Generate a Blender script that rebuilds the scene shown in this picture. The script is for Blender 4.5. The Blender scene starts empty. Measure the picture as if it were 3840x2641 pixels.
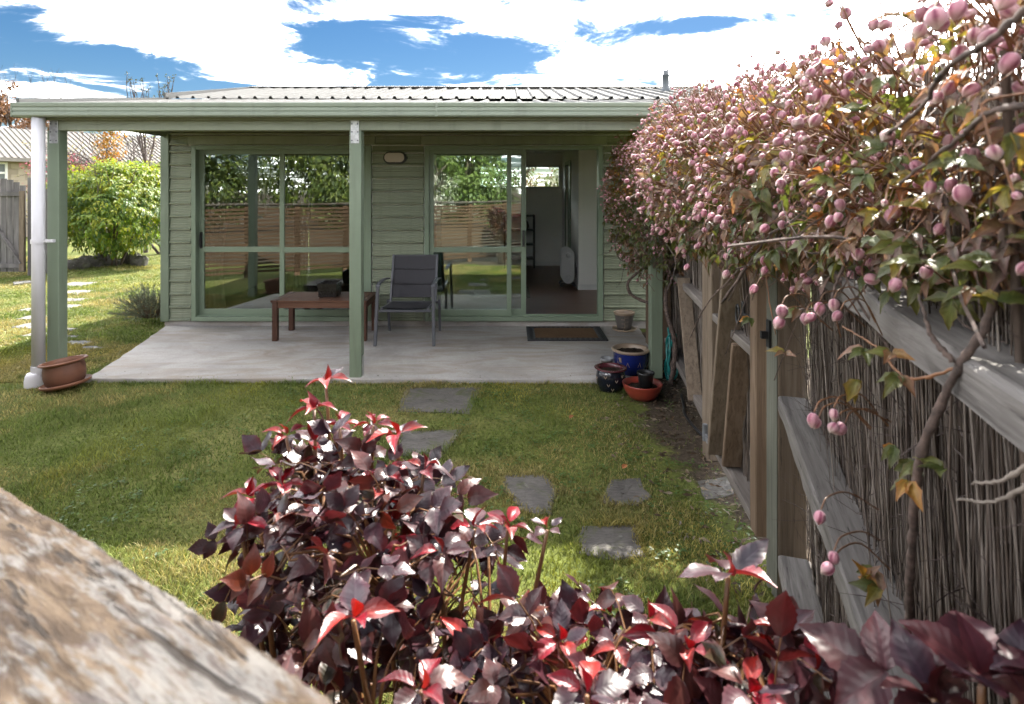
import bpy, math, random
import numpy as np
from mathutils import Vector, Matrix, Euler

random.seed(7); np.random.seed(7)
R = math.radians
SC = bpy.context.scene
COL = SC.collection
EYE = 1.70

# ------------------------------------------------------------------ camera
cam_d = bpy.data.cameras.new('camera')
cam = bpy.data.objects.new('camera', cam_d); COL.objects.link(cam)
cam.location = (0, 0, EYE); cam.rotation_euler = (R(90), 0, 0)
cam_d.sensor_width = 36; cam_d.lens = 1320 / 2321 * 36
cam_d.shift_x = 0.0022; cam_d.shift_y = -370 / 2321
cam_d.clip_start = 0.02; cam_d.clip_end = 1000
cam_d.dof.use_dof = True; cam_d.dof.focus_distance = 2.6; cam_d.dof.aperture_fstop = 6.3
SC.camera = cam

# ------------------------------------------------------------------ sky
SUN_EL, SUN_AZ = R(46), R(20)          # azimuth measured from +Y towards +X
W = bpy.data.worlds.new('World'); SC.world = W; W.use_nodes = True
nt = W.node_tree; nt.nodes.clear()
def wn(t, **k):
    n = nt.nodes.new(t)
    for a, b in k.items(): setattr(n, a, b)
    return n
def wl(a, b): nt.links.new(a, b)
def wmath(op, a, b=None, clamp=False):
    n = wn('ShaderNodeMath', operation=op, use_clamp=clamp)
    for i, v in enumerate((a, b)):
        if v is None: continue
        if isinstance(v, (int, float)): n.inputs[i].default_value = v
        else: wl(v, n.inputs[i])
    return n.outputs[0]
sky = wn('ShaderNodeTexSky', sky_type='NISHITA', sun_disc=False, sun_elevation=SUN_EL, sun_rotation=SUN_AZ,
         altitude=300, air_density=1.0, dust_density=0.3, ozone_density=3.0)
tc = wn('ShaderNodeTexCoord')
sp = wn('ShaderNodeSeparateXYZ'); wl(tc.outputs['Generated'], sp.inputs[0])
az = wmath('ARCTAN2', sp.outputs[0], sp.outputs[1])
el = wmath('ARCSINE', sp.outputs[2])
zz = wmath('ADD', wmath('MAXIMUM', sp.outputs[2], 0.0), 0.06)
cmb = wn('ShaderNodeCombineXYZ')
wl(wmath('DIVIDE', sp.outputs[0], zz), cmb.inputs[0]); wl(wmath('DIVIDE', sp.outputs[1], zz), cmb.inputs[1])
n1 = wn('ShaderNodeTexNoise'); n1.inputs['Scale'].default_value = 1.6; n1.inputs['Detail'].default_value = 12
n1.inputs['Roughness'].default_value = 0.66; n1.inputs['Distortion'].default_value = 0.5; wl(cmb.outputs[0], n1.inputs['Vector'])
def vdir(vx, vy):
    a = math.atan((vx - 1155) / 1320); return a, math.atan((428 - vy) / 1320 * math.cos(a))
# cloud banks: centre, half sizes (view pixels at this lens, turned into sky azimuth / elevation), weight
CL = [(300, 40, 330, 55, .34), (560, 90, 150, 30, .25), (1060, 22, 400, 42, .32), (1650, 140, 400, 70, .42), (2150, 70, 420, 170, .5),
      (640, 150, 150, 26, .27), (690, 185, 90, 16, .2), (170, 172, 150, 17, .26), (1800, 12, 260, 14, .2), (120, 224, 160, 14, .2),
      (1740, 45, 230, 20, -.45), (930, 130, 210, 52, -.34), (110, 125, 190, 32, -.36), (420, 200, 170, 26, -.3), (1000, 35, 60, 14, -.2), (740, 100, 110, 22, -.2), (1560, 48, 120, 12, -.25), (760, 75, 60, 25, -.12),
      (10, 60, 60, 26, -.2)]
tot = None
for (x, y, sx, sy, w) in CL:
    a0, e0 = vdir(x, y); sa = sx / 1320 * math.cos(a0) ** 1.6; se = sy / 1320 * math.cos(a0)
    da = wmath('DIVIDE', wmath('SUBTRACT', az, a0), sa); de = wmath('DIVIDE', wmath('SUBTRACT', el, e0), se)
    q = wmath('ADD', wmath('MULTIPLY', da, da), wmath('MULTIPLY', de, de))
    g = wmath('MULTIPLY', wmath('POWER', 2.718, wmath('MULTIPLY', q, -0.7)), w)
    tot = g if tot is None else wmath('ADD', tot, g)
fld = wmath('ADD', wmath('MULTIPLY', n1.outputs[0], 1.35), wmath('SUBTRACT', wmath('MULTIPLY', tot, .62), .15))
cr = wn('ShaderNodeMapRange', interpolation_type='SMOOTHSTEP'); wl(fld, cr.inputs[0])
cr.inputs[1].default_value = 0.34; cr.inputs[2].default_value = 0.77
mx = wn('ShaderNodeMix', data_type='RGBA'); wl(wmath('POWER', cr.outputs[0], 5.5), mx.inputs[0])
hs = wn('ShaderNodeHueSaturation'); hs.inputs['Saturation'].default_value = 1.3; hs.inputs['Value'].default_value = 0.072
wl(sky.outputs[0], hs.inputs['Color'])
wl(hs.outputs[0], mx.inputs[6]); mx.inputs[7].default_value = (29, 28.4, 28.2, 1)
bg = wn('ShaderNodeBackground'); bg.inputs[1].default_value = 0.15; wl(mx.outputs[2], bg.inputs[0])
wo = wn('ShaderNodeOutputWorld'); wl(bg.outputs[0], wo.inputs[0])
W.cycles.sampling_method = 'MANUAL'; W.cycles.sample_map_resolution = 1024

# ------------------------------------------------------------------ sun
sd = bpy.data.lights.new('sun', 'SUN'); sd.energy = 2.0; sd.angle = R(0.5); sd.color = (1.0, 0.95, 0.86)
sun = bpy.data.objects.new('sun', sd); COL.objects.link(sun); sun.location = (4, 12, 14)
sdir = Vector((math.sin(SUN_AZ) * math.cos(SUN_EL), math.cos(SUN_AZ) * math.cos(SUN_EL), math.sin(SUN_EL)))
sun.rotation_euler = sdir.to_track_quat('Z', 'Y').to_euler()

VS = SC.view_settings
VS.view_transform = 'Standard'; VS.look = 'None'; VS.gamma = 1; VS.use_curve_mapping = False; VS.exposure = 3.3
SC.render.engine = 'CYCLES'
CY = SC.cycles
CY.use_denoising = True; CY.denoising_prefilter = 'ACCURATE'; CY.denoising_input_passes = 'RGB_ALBEDO_NORMAL'; CY.denoiser = 'OPENIMAGEDENOISE'
CY.max_bounces = 10; CY.diffuse_bounces = 7; CY.glossy_bounces = 4; CY.transmission_bounces = 6; CY.transparent_max_bounces = 10
CY.caustics_reflective = False; CY.caustics_refractive = False; CY.sample_clamp_indirect = 6

# ================================================================== helpers
def lin(r, g, b):
    f = lambda c: (c / 255 / 12.92) if c / 255 <= .04045 else ((c / 255 + .055) / 1.055) ** 2.4
    return (f(r), f(g), f(b), 1)
def PX(vx, vy, D): return Vector(((vx - 1155) / 1320 * D, D, EYE - (vy - 428) / 1320 * D))
def G(vx, vy, z=0.0):
    D = (EYE - z) * 1320 / (vy - 428); return Vector(((vx - 1155) / 1320 * D, D, z))

class NT:
    """small wrapper to write node materials"""
    def __init__(s, name):
        s.m = bpy.data.materials.new(name); s.m.use_nodes = True; s.t = s.m.node_tree; s.t.nodes.clear()
        s.out = s.t.nodes.new('ShaderNodeOutputMaterial'); s.co = None
    def n(s, t, **k):
        o = s.t.nodes.new(t)
        for a, b in k.items(): setattr(o, a, b)
        return o
    def l(s, a, b): s.t.links.new(a, b)
    def coord(s, kind='Object', scale=(1, 1, 1), rot=(0, 0, 0), loc=(0, 0, 0)):
        t = s.n('ShaderNodeTexCoord'); m = s.n('ShaderNodeMapping'); s.l(t.outputs[kind], m.inputs[0])
        m.inputs['Scale'].default_value = scale; m.inputs['Rotation'].default_value = rot; m.inputs['Location'].default_value = loc
        return m.outputs[0]
    def noise(s, co, scale, detail=4, rough=.55, dist=0.0):
        o = s.n('ShaderNodeTexNoise'); s.l(co, o.inputs['Vector']); o.inputs['Scale'].default_value = scale
        o.inputs['Detail'].default_value = detail; o.inputs['Roughness'].default_value = rough; o.inputs['Distortion'].default_value = dist
        return o.outputs[0]
    def vor(s, co, scale, feature='F1', out='Distance'):
        o = s.n('ShaderNodeTexVoronoi', feature=feature); s.l(co, o.inputs['Vector']); o.inputs['Scale'].default_value = scale
        return o.outputs[out]
    def ramp(s, fac, stops, interp='LINEAR'):
        o = s.n('ShaderNodeValToRGB'); s.l(fac, o.inputs[0]); e = o.color_ramp.elements; o.color_ramp.interpolation = interp
        while len(e) < len(stops): e.new(0.5)
        for i, (p, c) in enumerate(stops):
            e[i].position = p; e[i].color = c if len(c) == 4 else (*c, 1)
        return o.outputs[0]
    def mix(s, fac, a, b, mode='MIX'):
        o = s.n('ShaderNodeMix', data_type='RGBA', blend_type=mode)
        for i, v in ((0, fac), (6, a), (7, b)):
            if isinstance(v, (int, float)): o.inputs[i].default_value = v
            elif isinstance(v, tuple): o.inputs[i].default_value = v if len(v) == 4 else (*v, 1)
            else: s.l(v, o.inputs[i])
        return o.outputs[2]
    def math(s, op, a, b=0.0):
        o = s.n('ShaderNodeMath', operation=op)
        for i, v in enumerate((a, b)):
            if isinstance(v, (int, float)): o.inputs[i].default_value = v
            else: s.l(v, o.inputs[i])
        return o.outputs[0]
    def attr(s, name, out='Color'):
        o = s.n('ShaderNodeAttribute', attribute_name=name); return o.outputs[out]
    def bump(s, h, strength=.3, dist=.01):
        o = s.n('ShaderNodeBump'); o.inputs['Strength'].default_value = strength; o.inputs['Distance'].default_value = dist
        s.l(h, o.inputs['Height']); return o.outputs[0]
    def bsdf(s, col, rough=.6, bump=None, metal=0.0, spec=.5, coat=0.0, trans=None, transf=.3, link=True, sheen=0.0):
        p = s.n('ShaderNodeBsdfPrincipled')
        for key, v in (('Base Color', col), ('Roughness', rough), ('Metallic', metal), ('Specular IOR Level', spec), ('Coat Weight', coat), ('Sheen Weight', sheen)):
            if isinstance(v, (int, float)): p.inputs[key].default_value = v
            elif isinstance(v, tuple): p.inputs[key].default_value = v if len(v) == 4 else (*v, 1)
            else: s.l(v, p.inputs[key])
        if coat: p.inputs['Coat Roughness'].default_value = .12
        if bump is not None: s.l(bump, p.inputs['Normal'])
        o = p.outputs[0]
        if trans is not None:
            t = s.n('ShaderNodeBsdfTranslucent')
            if isinstance(trans, tuple): t.inputs[0].default_value = trans if len(trans) == 4 else (*trans, 1)
            else: s.l(trans, t.inputs[0])
            m = s.n('ShaderNodeMixShader'); m.inputs[0].default_value = transf
            s.l(o, m.inputs[1]); s.l(t.outputs[0], m.inputs[2]); o = m.outputs[0]
        if link: s.l(o, s.out.inputs[0])
        return o

def paint(name, rgb, rough=.45, var=.10, scale=3.0, bump=.06, dirt=None):
    a = NT(name); c = a.coord()
    n = a.noise(c, scale, 6, .6); n2 = a.noise(c, scale * 14, 3, .6)
    d = tuple(x * (1 - var * 1.6) for x in rgb[:3]); u = tuple(min(1, x * (1 + var)) for x in rgb[:3])
    col = a.ramp(n, [(.25, d), (.75, u)])
    if dirt:
        st = a.coord(scale=(9, 9, .8)); k = a.ramp(a.noise(st, 1.2, 5, .65), [(.52, (0, 0, 0)), (.78, (1, 1, 1))])
        col = a.mix(a.math('MULTIPLY', k, .6), col, dirt)
    a.bsdf(col, a.ramp(n2, [(.2, (rough - .08,) * 3), (.8, (rough + .1,) * 3)]), a.bump(n2, bump * .35, .002)); return a.m

def wood(name, dark, mid, light, ang=None, rough=.8, sc=1.0, crack=.6, bump=.5, stain=None):
    """ang=None: grain along Z; else grain along the horizontal direction at this angle"""
    a = NT(name)
    rot = (0, R(90), 0) if ang is None else (0, 0, -ang)
    c = a.coord(rot=rot); s1 = a.n('ShaderNodeMapping'); a.l(c, s1.inputs[0]); s1.inputs['Scale'].default_value = (1.2 * sc, 22 * sc, 22 * sc)
    s2 = a.n('ShaderNodeMapping'); a.l(c, s2.inputs[0]); s2.inputs['Scale'].default_value = (2.5 * sc, 90 * sc, 90 * sc)
    g1 = a.noise(s1.outputs[0], 1.0, 5, .6, .7); g2 = a.noise(s2.outputs[0], 1.0, 4, .6, .4); big = a.noise(c, 2.2, 3, .5)
    col = a.ramp(g1, [(.25, dark), (.5, mid), (.78, light)])
    col = a.mix(a.ramp(g2, [(.3, (0, 0, 0)), (.75, (.55, .55, .55))]), col, a.mix(.5, mid, light))
    col = a.mix(a.ramp(big, [(.35, (0, 0, 0)), (.7, (.5, .5, .5))]), col, stain or dark)
    ck = a.ramp(a.noise(s1.outputs[0], 1.7, 6, .7, 1.0), [(.60, (0, 0, 0)), (.68, (1, 1, 1))])
    col = a.mix(a.math('MULTIPLY', ck, crack), col, tuple(x * .25 for x in dark[:3]))
    h = a.math('SUBTRACT', a.math('ADD', a.math('MULTIPLY', g1, .5), a.math('MULTIPLY', g2, .5)), a.math('MULTIPLY', ck, .6))
    a.bsdf(col, rough, a.bump(h, bump, .006), spec=.3); return a.m

# ------------------------------------------------------------------ mesh builders
class MB:
    def __init__(s): s.v = []; s.f = []
    def add(s, vs, fs):
        o = len(s.v); s.v += [tuple(p) for p in vs]; s.f += [tuple(i + o for i in f) for f in fs]; return s
    def box(s, x0, x1, y0, y1, z0, z1):
        return s.add([(x0, y0, z0), (x1, y0, z0), (x1, y1, z0), (x0, y1, z0), (x0, y0, z1), (x1, y0, z1), (x1, y1, z1), (x0, y1, z1)],
                     [(0, 3, 2, 1), (4, 5, 6, 7), (0, 1, 5, 4), (1, 2, 6, 5), (2, 3, 7, 6), (3, 0, 4, 7)])
    def beam(s, a, b, w, h, up=Vector((0, 0, 1))):
        """box from a to b, w wide (sideways), h high (along up), centred on the axis"""
        a = Vector(a); b = Vector(b); d = (b - a).normalized(); side = d.cross(up).normalized(); u = side.cross(d).normalized()
        vs = [p + side * sx * w / 2 + u * sz * h / 2 for p in (a, b) for sx, sz in ((-1, -1), (1, -1), (1, 1), (-1, 1))]
        return s.add(vs, [(0, 1, 2, 3), (7, 6, 5, 4), (0, 4, 5, 1), (1, 5, 6, 2), (2, 6, 7, 3), (3, 7, 4, 0)])
    def tube(s, pts, rad, n=8, cap=True):
        pts = [Vector(p) for p in pts]; m = len(pts)
        if not hasattr(rad, '__len__'): rad = [rad] * m
        o = len(s.v); ref = None
        for i, p in enumerate(pts):
            d = (pts[min(i + 1, m - 1)] - pts[max(i - 1, 0)])
            d = d.normalized() if d.length > 1e-9 else Vector((0, 0, 1))
            if ref is None: ref = Vector((1, 0, 0)) if abs(d.x) < .8 else Vector((0, 1, 0))
            e1 = d.cross(ref).normalized(); e2 = d.cross(e1).normalized(); ref = -e2 if False else ref
            for k in range(n):
                a = 2 * math.pi * k / n; s.v.append(tuple(p + (e1 * math.cos(a) + e2 * math.sin(a)) * rad[i]))
        for i in range(m - 1):
            for k in range(n):
                k2 = (k + 1) % n; s.f.append((o + i * n + k, o + i * n + k2, o + (i + 1) * n + k2, o + (i + 1) * n + k))
        if cap:
            s.f.append(tuple(o + k for k in range(n))[::-1]); s.f.append(tuple(o + (m - 1) * n + k for k in range(n)))
        return s
    def lathe(s, prof, c, n=28, mat=None):
        o = len(s.v); c = Vector(c)
        for (r, z) in prof:
            for k in range(n):
                a = 2 * math.pi * k / n; p = Vector((r * math.cos(a), r * math.sin(a), z))
                if mat is not None: p = mat @ p
                s.v.append(tuple(c + p))
        for i in range(len(prof) - 1):
            for k in range(n):
                k2 = (k + 1) % n; s.f.append((o + i * n + k, o + i * n + k2, o + (i + 1) * n + k2, o + (i + 1) * n + k))
        return s
    def extrude_x(s, prof, x0, x1):
        """closed (y,z) profile swept along x"""
        n = len(prof); o = len(s.v)
        s.v += [(x0, y, z) for y, z in prof] + [(x1, y, z) for y, z in prof]
        for i in range(n):
            j = (i + 1) % n; s.f.append((o + i, o + j, o + n + j, o + n + i))
        s.f.append(tuple(o + i for i in range(n))[::-1]); s.f.append(tuple(o + n + i for i in range(n))); return s
    def prism(s, poly, z0, z1):
        n = len(poly); o = len(s.v); s.v += [(x, y, z0) for x, y in poly] + [(x, y, z1) for x, y in poly]
        for i in range(n):
            j = (i + 1) % n; s.f.append((o + i, o + j, o + n + j, o + n + i))
        s.f.append(tuple(o + i for i in range(n))[::-1]); s.f.append(tuple(o + n + i for i in range(n))); return s
    def build(s, name, mat, parent=None, smooth=False, bevel=0.0, seg=1):
        me = bpy.data.meshes.new(name); me.from_pydata(s.v, [], s.f); me.validate(); me.update()
        return link(name, me, mat, parent, smooth, bevel, seg)

def pinv(o): return Matrix.Translation(-o.location) if o.type == 'EMPTY' else Matrix.Identity(4)
def link(name, me, mat, parent=None, smooth=False, bevel=0.0, seg=1):
    if mat is not None and not me.materials: me.materials.append(mat)
    if smooth: me.polygons.foreach_set('use_smooth', [True] * len(me.polygons))
    o = bpy.data.objects.new(name, me); COL.objects.link(o)
    if bevel:
        b = o.modifiers.new('bevel', 'BEVEL'); b.width = bevel; b.segments = seg; b.limit_method = 'ANGLE'; b.angle_limit = R(40)
        if smooth is False: pass
    if parent is not None: o.parent = parent; o.matrix_parent_inverse = pinv(parent)
    return o
def tag(o, label, cat, group=None, kind=None):
    if label: o['label'] = label
    if cat: o['category'] = cat
    if group: o['group'] = group
    if kind: o['kind'] = kind
    return o
def thing(name, label, cat, loc=(0, 0, 0), group=None):
    o = bpy.data.objects.new(name, None); COL.objects.link(o); o.location = loc; o.empty_display_size = .1
    return tag(o, label, cat, group)

# ---- leaf-like templates: dict(v, t, c, l) numpy arrays, triangles only
def tmpl_leaf(L, Wd, col, col2=None, n=8, serr=0.0, fold=.2, curl=.25, wave=0.0, peak=.42, edge=None, seed=0):
    rs = np.random.RandomState(seed); js = [-1, -.5, 0, .5, 1]
    V = []; C = []; A = []
    for i in range(n + 1):
        t = i / n
        w = (math.sin(math.pi * t ** (math.log(.5) / math.log(peak)))) ** .85 * Wd / 2
        w *= 1 - .45 * max(0.0, t - .55) / .45
        if i == 0 or i == n: w = Wd * .012
        for j in js:
            ww = w * (1 + (serr if i % 2 else -serr) * (abs(j) == 1))
            x = j * ww; y = t * L + (serr * L * .06 if abs(j) == 1 and i % 2 == 0 else 0)
            z = fold * abs(x) - curl * L * t * t + wave * L * math.sin(t * 9 + j * 2 + seed) * abs(j) * .5 + .03 * L * math.sin(math.pi * t)
            k = abs(j); c = np.array(col[:3]) * (1 - .12 * rs.rand())
            if col2 is not None: c = c * (1 - t * .8) + np.array(col2[:3]) * t * .8
            if edge is not None and k == 1: c = c * .4 + np.array(edge[:3]) * .6
            V.append((x, y, z)); C.append((*c, 1)); A.append((j, t, 0))
    T = []
    for i in range(n):
        for j in range(4):
            a = i * 5 + j; b = a + 1; c_ = a + 5; d = a + 6; T += [(a, b, d), (a, d, c_)]
    return dict(v=np.array(V, np.float32), t=np.array(T, np.int32), c=np.array(C, np.float32), l=np.array(A, np.float32))
def tmpl_simple(L, Wd, col, fold=.25, curl=.2, seed=0):
    """six-vertex cheap leaf, four triangles"""
    rs = np.random.RandomState(seed)
    V = [(0, 0, 0), (-Wd / 2, L * .4, fold * Wd * .5 - curl * L * .16), (0, L * .45, -curl * L * .2), (Wd / 2, L * .4, fold * Wd * .5 - curl * L * .16), (0, L, -curl * L)]
    T = [(0, 2, 1), (0, 3, 2), (1, 2, 4), (2, 3, 4)]
    C = [(*(np.array(col[:3]) * (.85 + .3 * rs.rand())), 1) for _ in V]
    A = [(0, 0, 0), (-1, .4, 0), (0, .45, 0), (1, .4, 0), (0, 1, 0)]
    return dict(v=np.array(V, np.float32), t=np.array(T, np.int32), c=np.array(C, np.float32), l=np.array(A, np.float32))
def np_mesh(name, v, t, c=None, l=None, smooth=True):
    me = bpy.data.meshes.new(name); nv, ntri = len(v), len(t)
    me.vertices.add(nv); me.vertices.foreach_set('co', np.ascontiguousarray(v, np.float32).ravel())
    me.loops.add(ntri * 3); me.polygons.add(ntri)
    me.loops.foreach_set('vertex_index', np.ascontiguousarray(t, np.int32).ravel())
    me.polygons.foreach_set('loop_start', np.arange(0, ntri * 3, 3, dtype=np.int32))
    if smooth: me.polygons.foreach_set('use_smooth', np.ones(ntri, bool))
    if c is not None:
        a = me.attributes.new('Col', 'FLOAT_COLOR', 'POINT'); a.data.foreach_set('color', np.ascontiguousarray(c, np.float32).ravel())
    if l is not None:
        a = me.attributes.new('lf', 'FLOAT_VECTOR', 'POINT'); a.data.foreach_set('vector', np.ascontiguousarray(l, np.float32).ravel())
    me.update(); return me
def joined(name, tmpls, idx, mats, mat, parent=None, kind='stuff'):
    idx = np.asarray(idx); M = np.array([np.array(m) for m in mats], np.float32).reshape(-1, 4, 4)
    Vs, Ts, Cs, Ls = [], [], [], []; off = 0
    for k, tp in enumerate(tmpls):
        S = M[idx == k]
        if not len(S): continue
        v = np.einsum('nij,pj->npi', S[:, :3, :3], tp['v']) + S[:, None, :3, 3]; nv = len(tp['v'])
        Vs.append(v.reshape(-1, 3)); Ts.append((tp['t'][None] + (np.arange(len(S)) * nv)[:, None, None]).reshape(-1, 3) + off)
        Cs.append(np.tile(tp['c'], (len(S), 1))); Ls.append(np.tile(tp['l'], (len(S), 1))); off += nv * len(S)
    if not Vs: return None
    me = np_mesh(name, np.concatenate(Vs), np.concatenate(Ts), np.concatenate(Cs), np.concatenate(Ls))
    o = link(name, me, mat, parent)
    if kind: o['kind'] = kind
    return o
def scatter(parent, name, stuff_name, tmpls, idx, mats, mat, nmax=300, score=None):
    """the nmax highest-scored become separate child objects sharing mesh data, the rest one stuff part"""
    order = np.argsort(-np.asarray(score)) if score is not None else np.arange(len(mats))
    top = order[:nmax]; rest = order[nmax:]
    mes = []
    for tp in tmpls:
        me = np_mesh(name, tp['v'], tp['t'], tp['c'], tp['l']); me.materials.append(mat); mes.append(me)
    pi = pinv(parent)
    for i in top:
        o = bpy.data.objects.new(name, mes[idx[i]]); COL.objects.link(o); o.parent = parent; o.matrix_parent_inverse = pi
        o.matrix_basis = Matrix(np.array(mats[i]).tolist())
    if len(rest): joined(stuff_name, tmpls, [idx[i] for i in rest], [mats[i] for i in rest], mat, parent)
def frame(pos, direction, normal, s=1.0):
    """matrix: local +Y along direction, local +Z near normal"""
    y = Vector(direction).normalized(); z = Vector(normal); x = y.cross(z)
    if x.length < 1e-5: x = y.orthogonal()
    x.normalize(); z = x.cross(y).normalized()
    return Matrix(((x.x * s, y.x * s, z.x * s, pos[0]), (x.y * s, y.y * s, z.y * s, pos[1]), (x.z * s, y.z * s, z.z * s, pos[2]), (0, 0, 0, 1)))
def rv(s=1.0): return Vector((random.uniform(-1, 1), random.uniform(-1, 1), random.uniform(-1, 1))) * s
def rdir():
    while True:
        v = rv()
        if .05 < v.length < 1: return v.normalized()
def proj(p): return (1155 + 1320 * p[0] / p[1], 428 + 1320 * (EYE - p[2]) / p[1])
def inpoly(x, y, poly):
    c = False; j = len(poly) - 1
    for i in range(len(poly)):
        xi, yi = poly[i]; xj, yj = poly[j]
        if (yi > y) != (yj > y) and x < (xj - xi) * (y - yi) / (yj - yi) + xi: c = not c
        j = i
    return c
def inter(pts, n):
    """Catmull-Rom resample"""
    P = [Vector(p) for p in pts]; P = [P[0] * 2 - P[1]] + P + [P[-1] * 2 - P[-2]]; out = []
    for i in range(1, len(P) - 2):
        for k in range(n):
            t = k / n; a, b, c, d = P[i - 1], P[i], P[i + 1], P[i + 2]
            out.append(.5 * ((2 * b) + (c - a) * t + (2 * a - 5 * b + 4 * c - d) * t * t + (3 * b - a - 3 * c + d) * t ** 3))
    out.append(P[-2]); return out

# ================================================================== materials
M_SAGE = paint('sage_paint', (.225, .25, .178), .42, .07, 1.3, .08, dirt=(.12, .13, .09, 1))
M_GUTTER = paint('gutter_paint', (.215, .25, .195), .33, .05, 1.0, .04, dirt=(.14, .15, .12, 1))
M_POST = paint('post_paint', (.17, .212, .15), .5, .10, 2.0, .15, dirt=(.10, .12, .08, 1))
M_ALU = paint('door_frame_paint', (.19, .245, .175), .35, .05, 1.0, .03)
M_WHITEPIPE = paint('pipe_plastic', (.56, .55, .58), .4, .06, 1.5, .05, dirt=(.4, .38, .38, 1))
M_WHITE = paint('white_paint', (.74, .74, .72), .5, .04, 1.0, .03)
M_WALL_IN = paint('interior_plaster', (.86, .845, .82), .8, .04, .8, .03)
M_BLACK = paint('black_plastic', (.012, .012, .013), .4, .2, 5, .05)
M_DARKMETAL = paint('black_iron', (.015, .015, .016), .5, .3, 20, .3)
M_GREYMETAL = paint('grey_powdercoat', (.085, .088, .10), .38, .08, 3, .04)
M_LAMP = paint('lamp_diffuser', (.5, .42, .36), .3, .04, 2, .02)
M_HEATER = paint('heater_enamel', (.62, .63, .64), .35, .04, 2, .02)
def m_galv():
    a = NT('galvanised_steel'); c = a.coord(); v = a.vor(c, 55, out='Color'); n = a.noise(c, 9, 4)
    col = a.mix(.5, a.ramp(v, [(.1, (.34, .34, .35)), (.9, (.62, .62, .63))]), a.ramp(n, [(.3, (.3, .29, .28)), (.7, (.65, .65, .66))]))
    a.bsdf(col, .42, metal=.75); return a.m
M_GALV = m_galv()
def m_roof():
    a = NT('roof_steel'); st = a.coord(scale=(10, .5, .5)); n = a.noise(st, 1.0, 5, .65); n2 = a.noise(a.coord(), 3, 5)
    col = a.mix(a.ramp(n2, [(.3, (0, 0, 0)), (.8, (.5, .5, .5))]), a.ramp(n, [(.3, (.075, .075, .073)), (.75, (.13, .13, .127))]), (.095, .095, .092, 1))
    a.bsdf(col, a.ramp(n, [(.3, (.6, .6, .6)), (.7, (.8, .8, .8))]), a.bump(n2, .05, .01), metal=.0, spec=.12); return a.m
M_ROOF = m_roof()
def m_concrete():
    a = NT('patio_concrete'); c = a.coord()
    n = a.noise(c, 1.1, 7, .62, .6); f = a.noise(c, 90, 3, .6); st = a.noise(a.coord(scale=(.7, 2.4, 1), rot=(0, 0, .35)), 1.6, 6, .65, 1.2)
    col = a.ramp(n, [(.25, (.27, .255, .24)), (.5, (.42, .40, .38)), (.8, (.52, .50, .475))])
    col = a.mix(a.ramp(st, [(.42, (0, 0, 0)), (.68, (.85, .85, .85))]), col, (.29, .24, .185, 1))
    col = a.mix(a.ramp(f, [(.35, (.3, .3, .3)), (.6, (0, 0, 0))]), col, (.22, .21, .2, 1))
    dk = a.ramp(a.noise(c, .55, 6, .7, 1.5), [(.5, (0, 0, 0)), (.7, (.6, .6, .6))]); col = a.mix(dk, col, (.22, .205, .19, 1))
    sp_ = a.ramp(a.vor(c, 60), [(.05, (1, 1, 1)), (.12, (0, 0, 0))]); col = a.mix(a.math('MULTIPLY', sp_, .25), col, (.13, .12, .11, 1))
    a.bsdf(col, .85, a.bump(a.math('ADD', f, a.math('MULTIPLY', n, .5)), .25, .004), spec=.25); return a.m
M_CONC = m_concrete()
def m_ground():
    a = NT('lawn_soil'); c = a.coord(); n = a.noise(c, .9, 6, .6, .4); f = a.noise(c, 38, 5, .7); g = a.noise(c, 7, 5, .65)
    grass = a.ramp(n, [(.28, (.075, .10, .02)), (.5, (.13, .15, .035)), (.72, (.24, .22, .08))])
    grass = a.mix(a.ramp(f, [(.35, (.65, .65, .65)), (.6, (0, 0, 0))]), grass, (.022, .030, .010, 1))
    soil = a.ramp(f, [(.3, (.022, .016, .011)), (.55, (.075, .057, .04)), (.8, (.15, .12, .088))])
    p = a.n('ShaderNodeSeparateXYZ'); a.l(c, p.inputs[0])
    # bare strip under the fence, by the pots
    ex = a.math('SUBTRACT', p.outputs[0], a.math('ADD', .64, a.math('MULTIPLY', g, .55)))
    ey = a.math('MULTIPLY', a.math('ABSOLUTE', a.math('SUBTRACT', p.outputs[1], 4.1)), -.18)
    k = a.ramp(a.math('ADD', ex, ey), [(.0, (0, 0, 0)), (.10, (1, 1, 1))])
    # rose bed under the roses
    kb = a.ramp(a.math('ADD', a.math('SUBTRACT', 1.75, p.outputs[1]), a.math('MULTIPLY', a.math('SUBTRACT', g, .5), .5)), [(.45, (0, 0, 0)), (.6, (1, 1, 1))])
    lim = a.math('MULTIPLY', a.math('LESS_THAN', p.outputs[0], 3.0), a.math('LESS_THAN', p.outputs[1], 6.9))
    col = a.mix(a.math('MULTIPLY', a.math('MAXIMUM', k, kb), lim), grass, soil)
    a.bsdf(col, .95, a.bump(a.math('ADD', f, g), .8, .02), spec=.15); return a.m
M_GROUND = m_ground()
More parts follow.
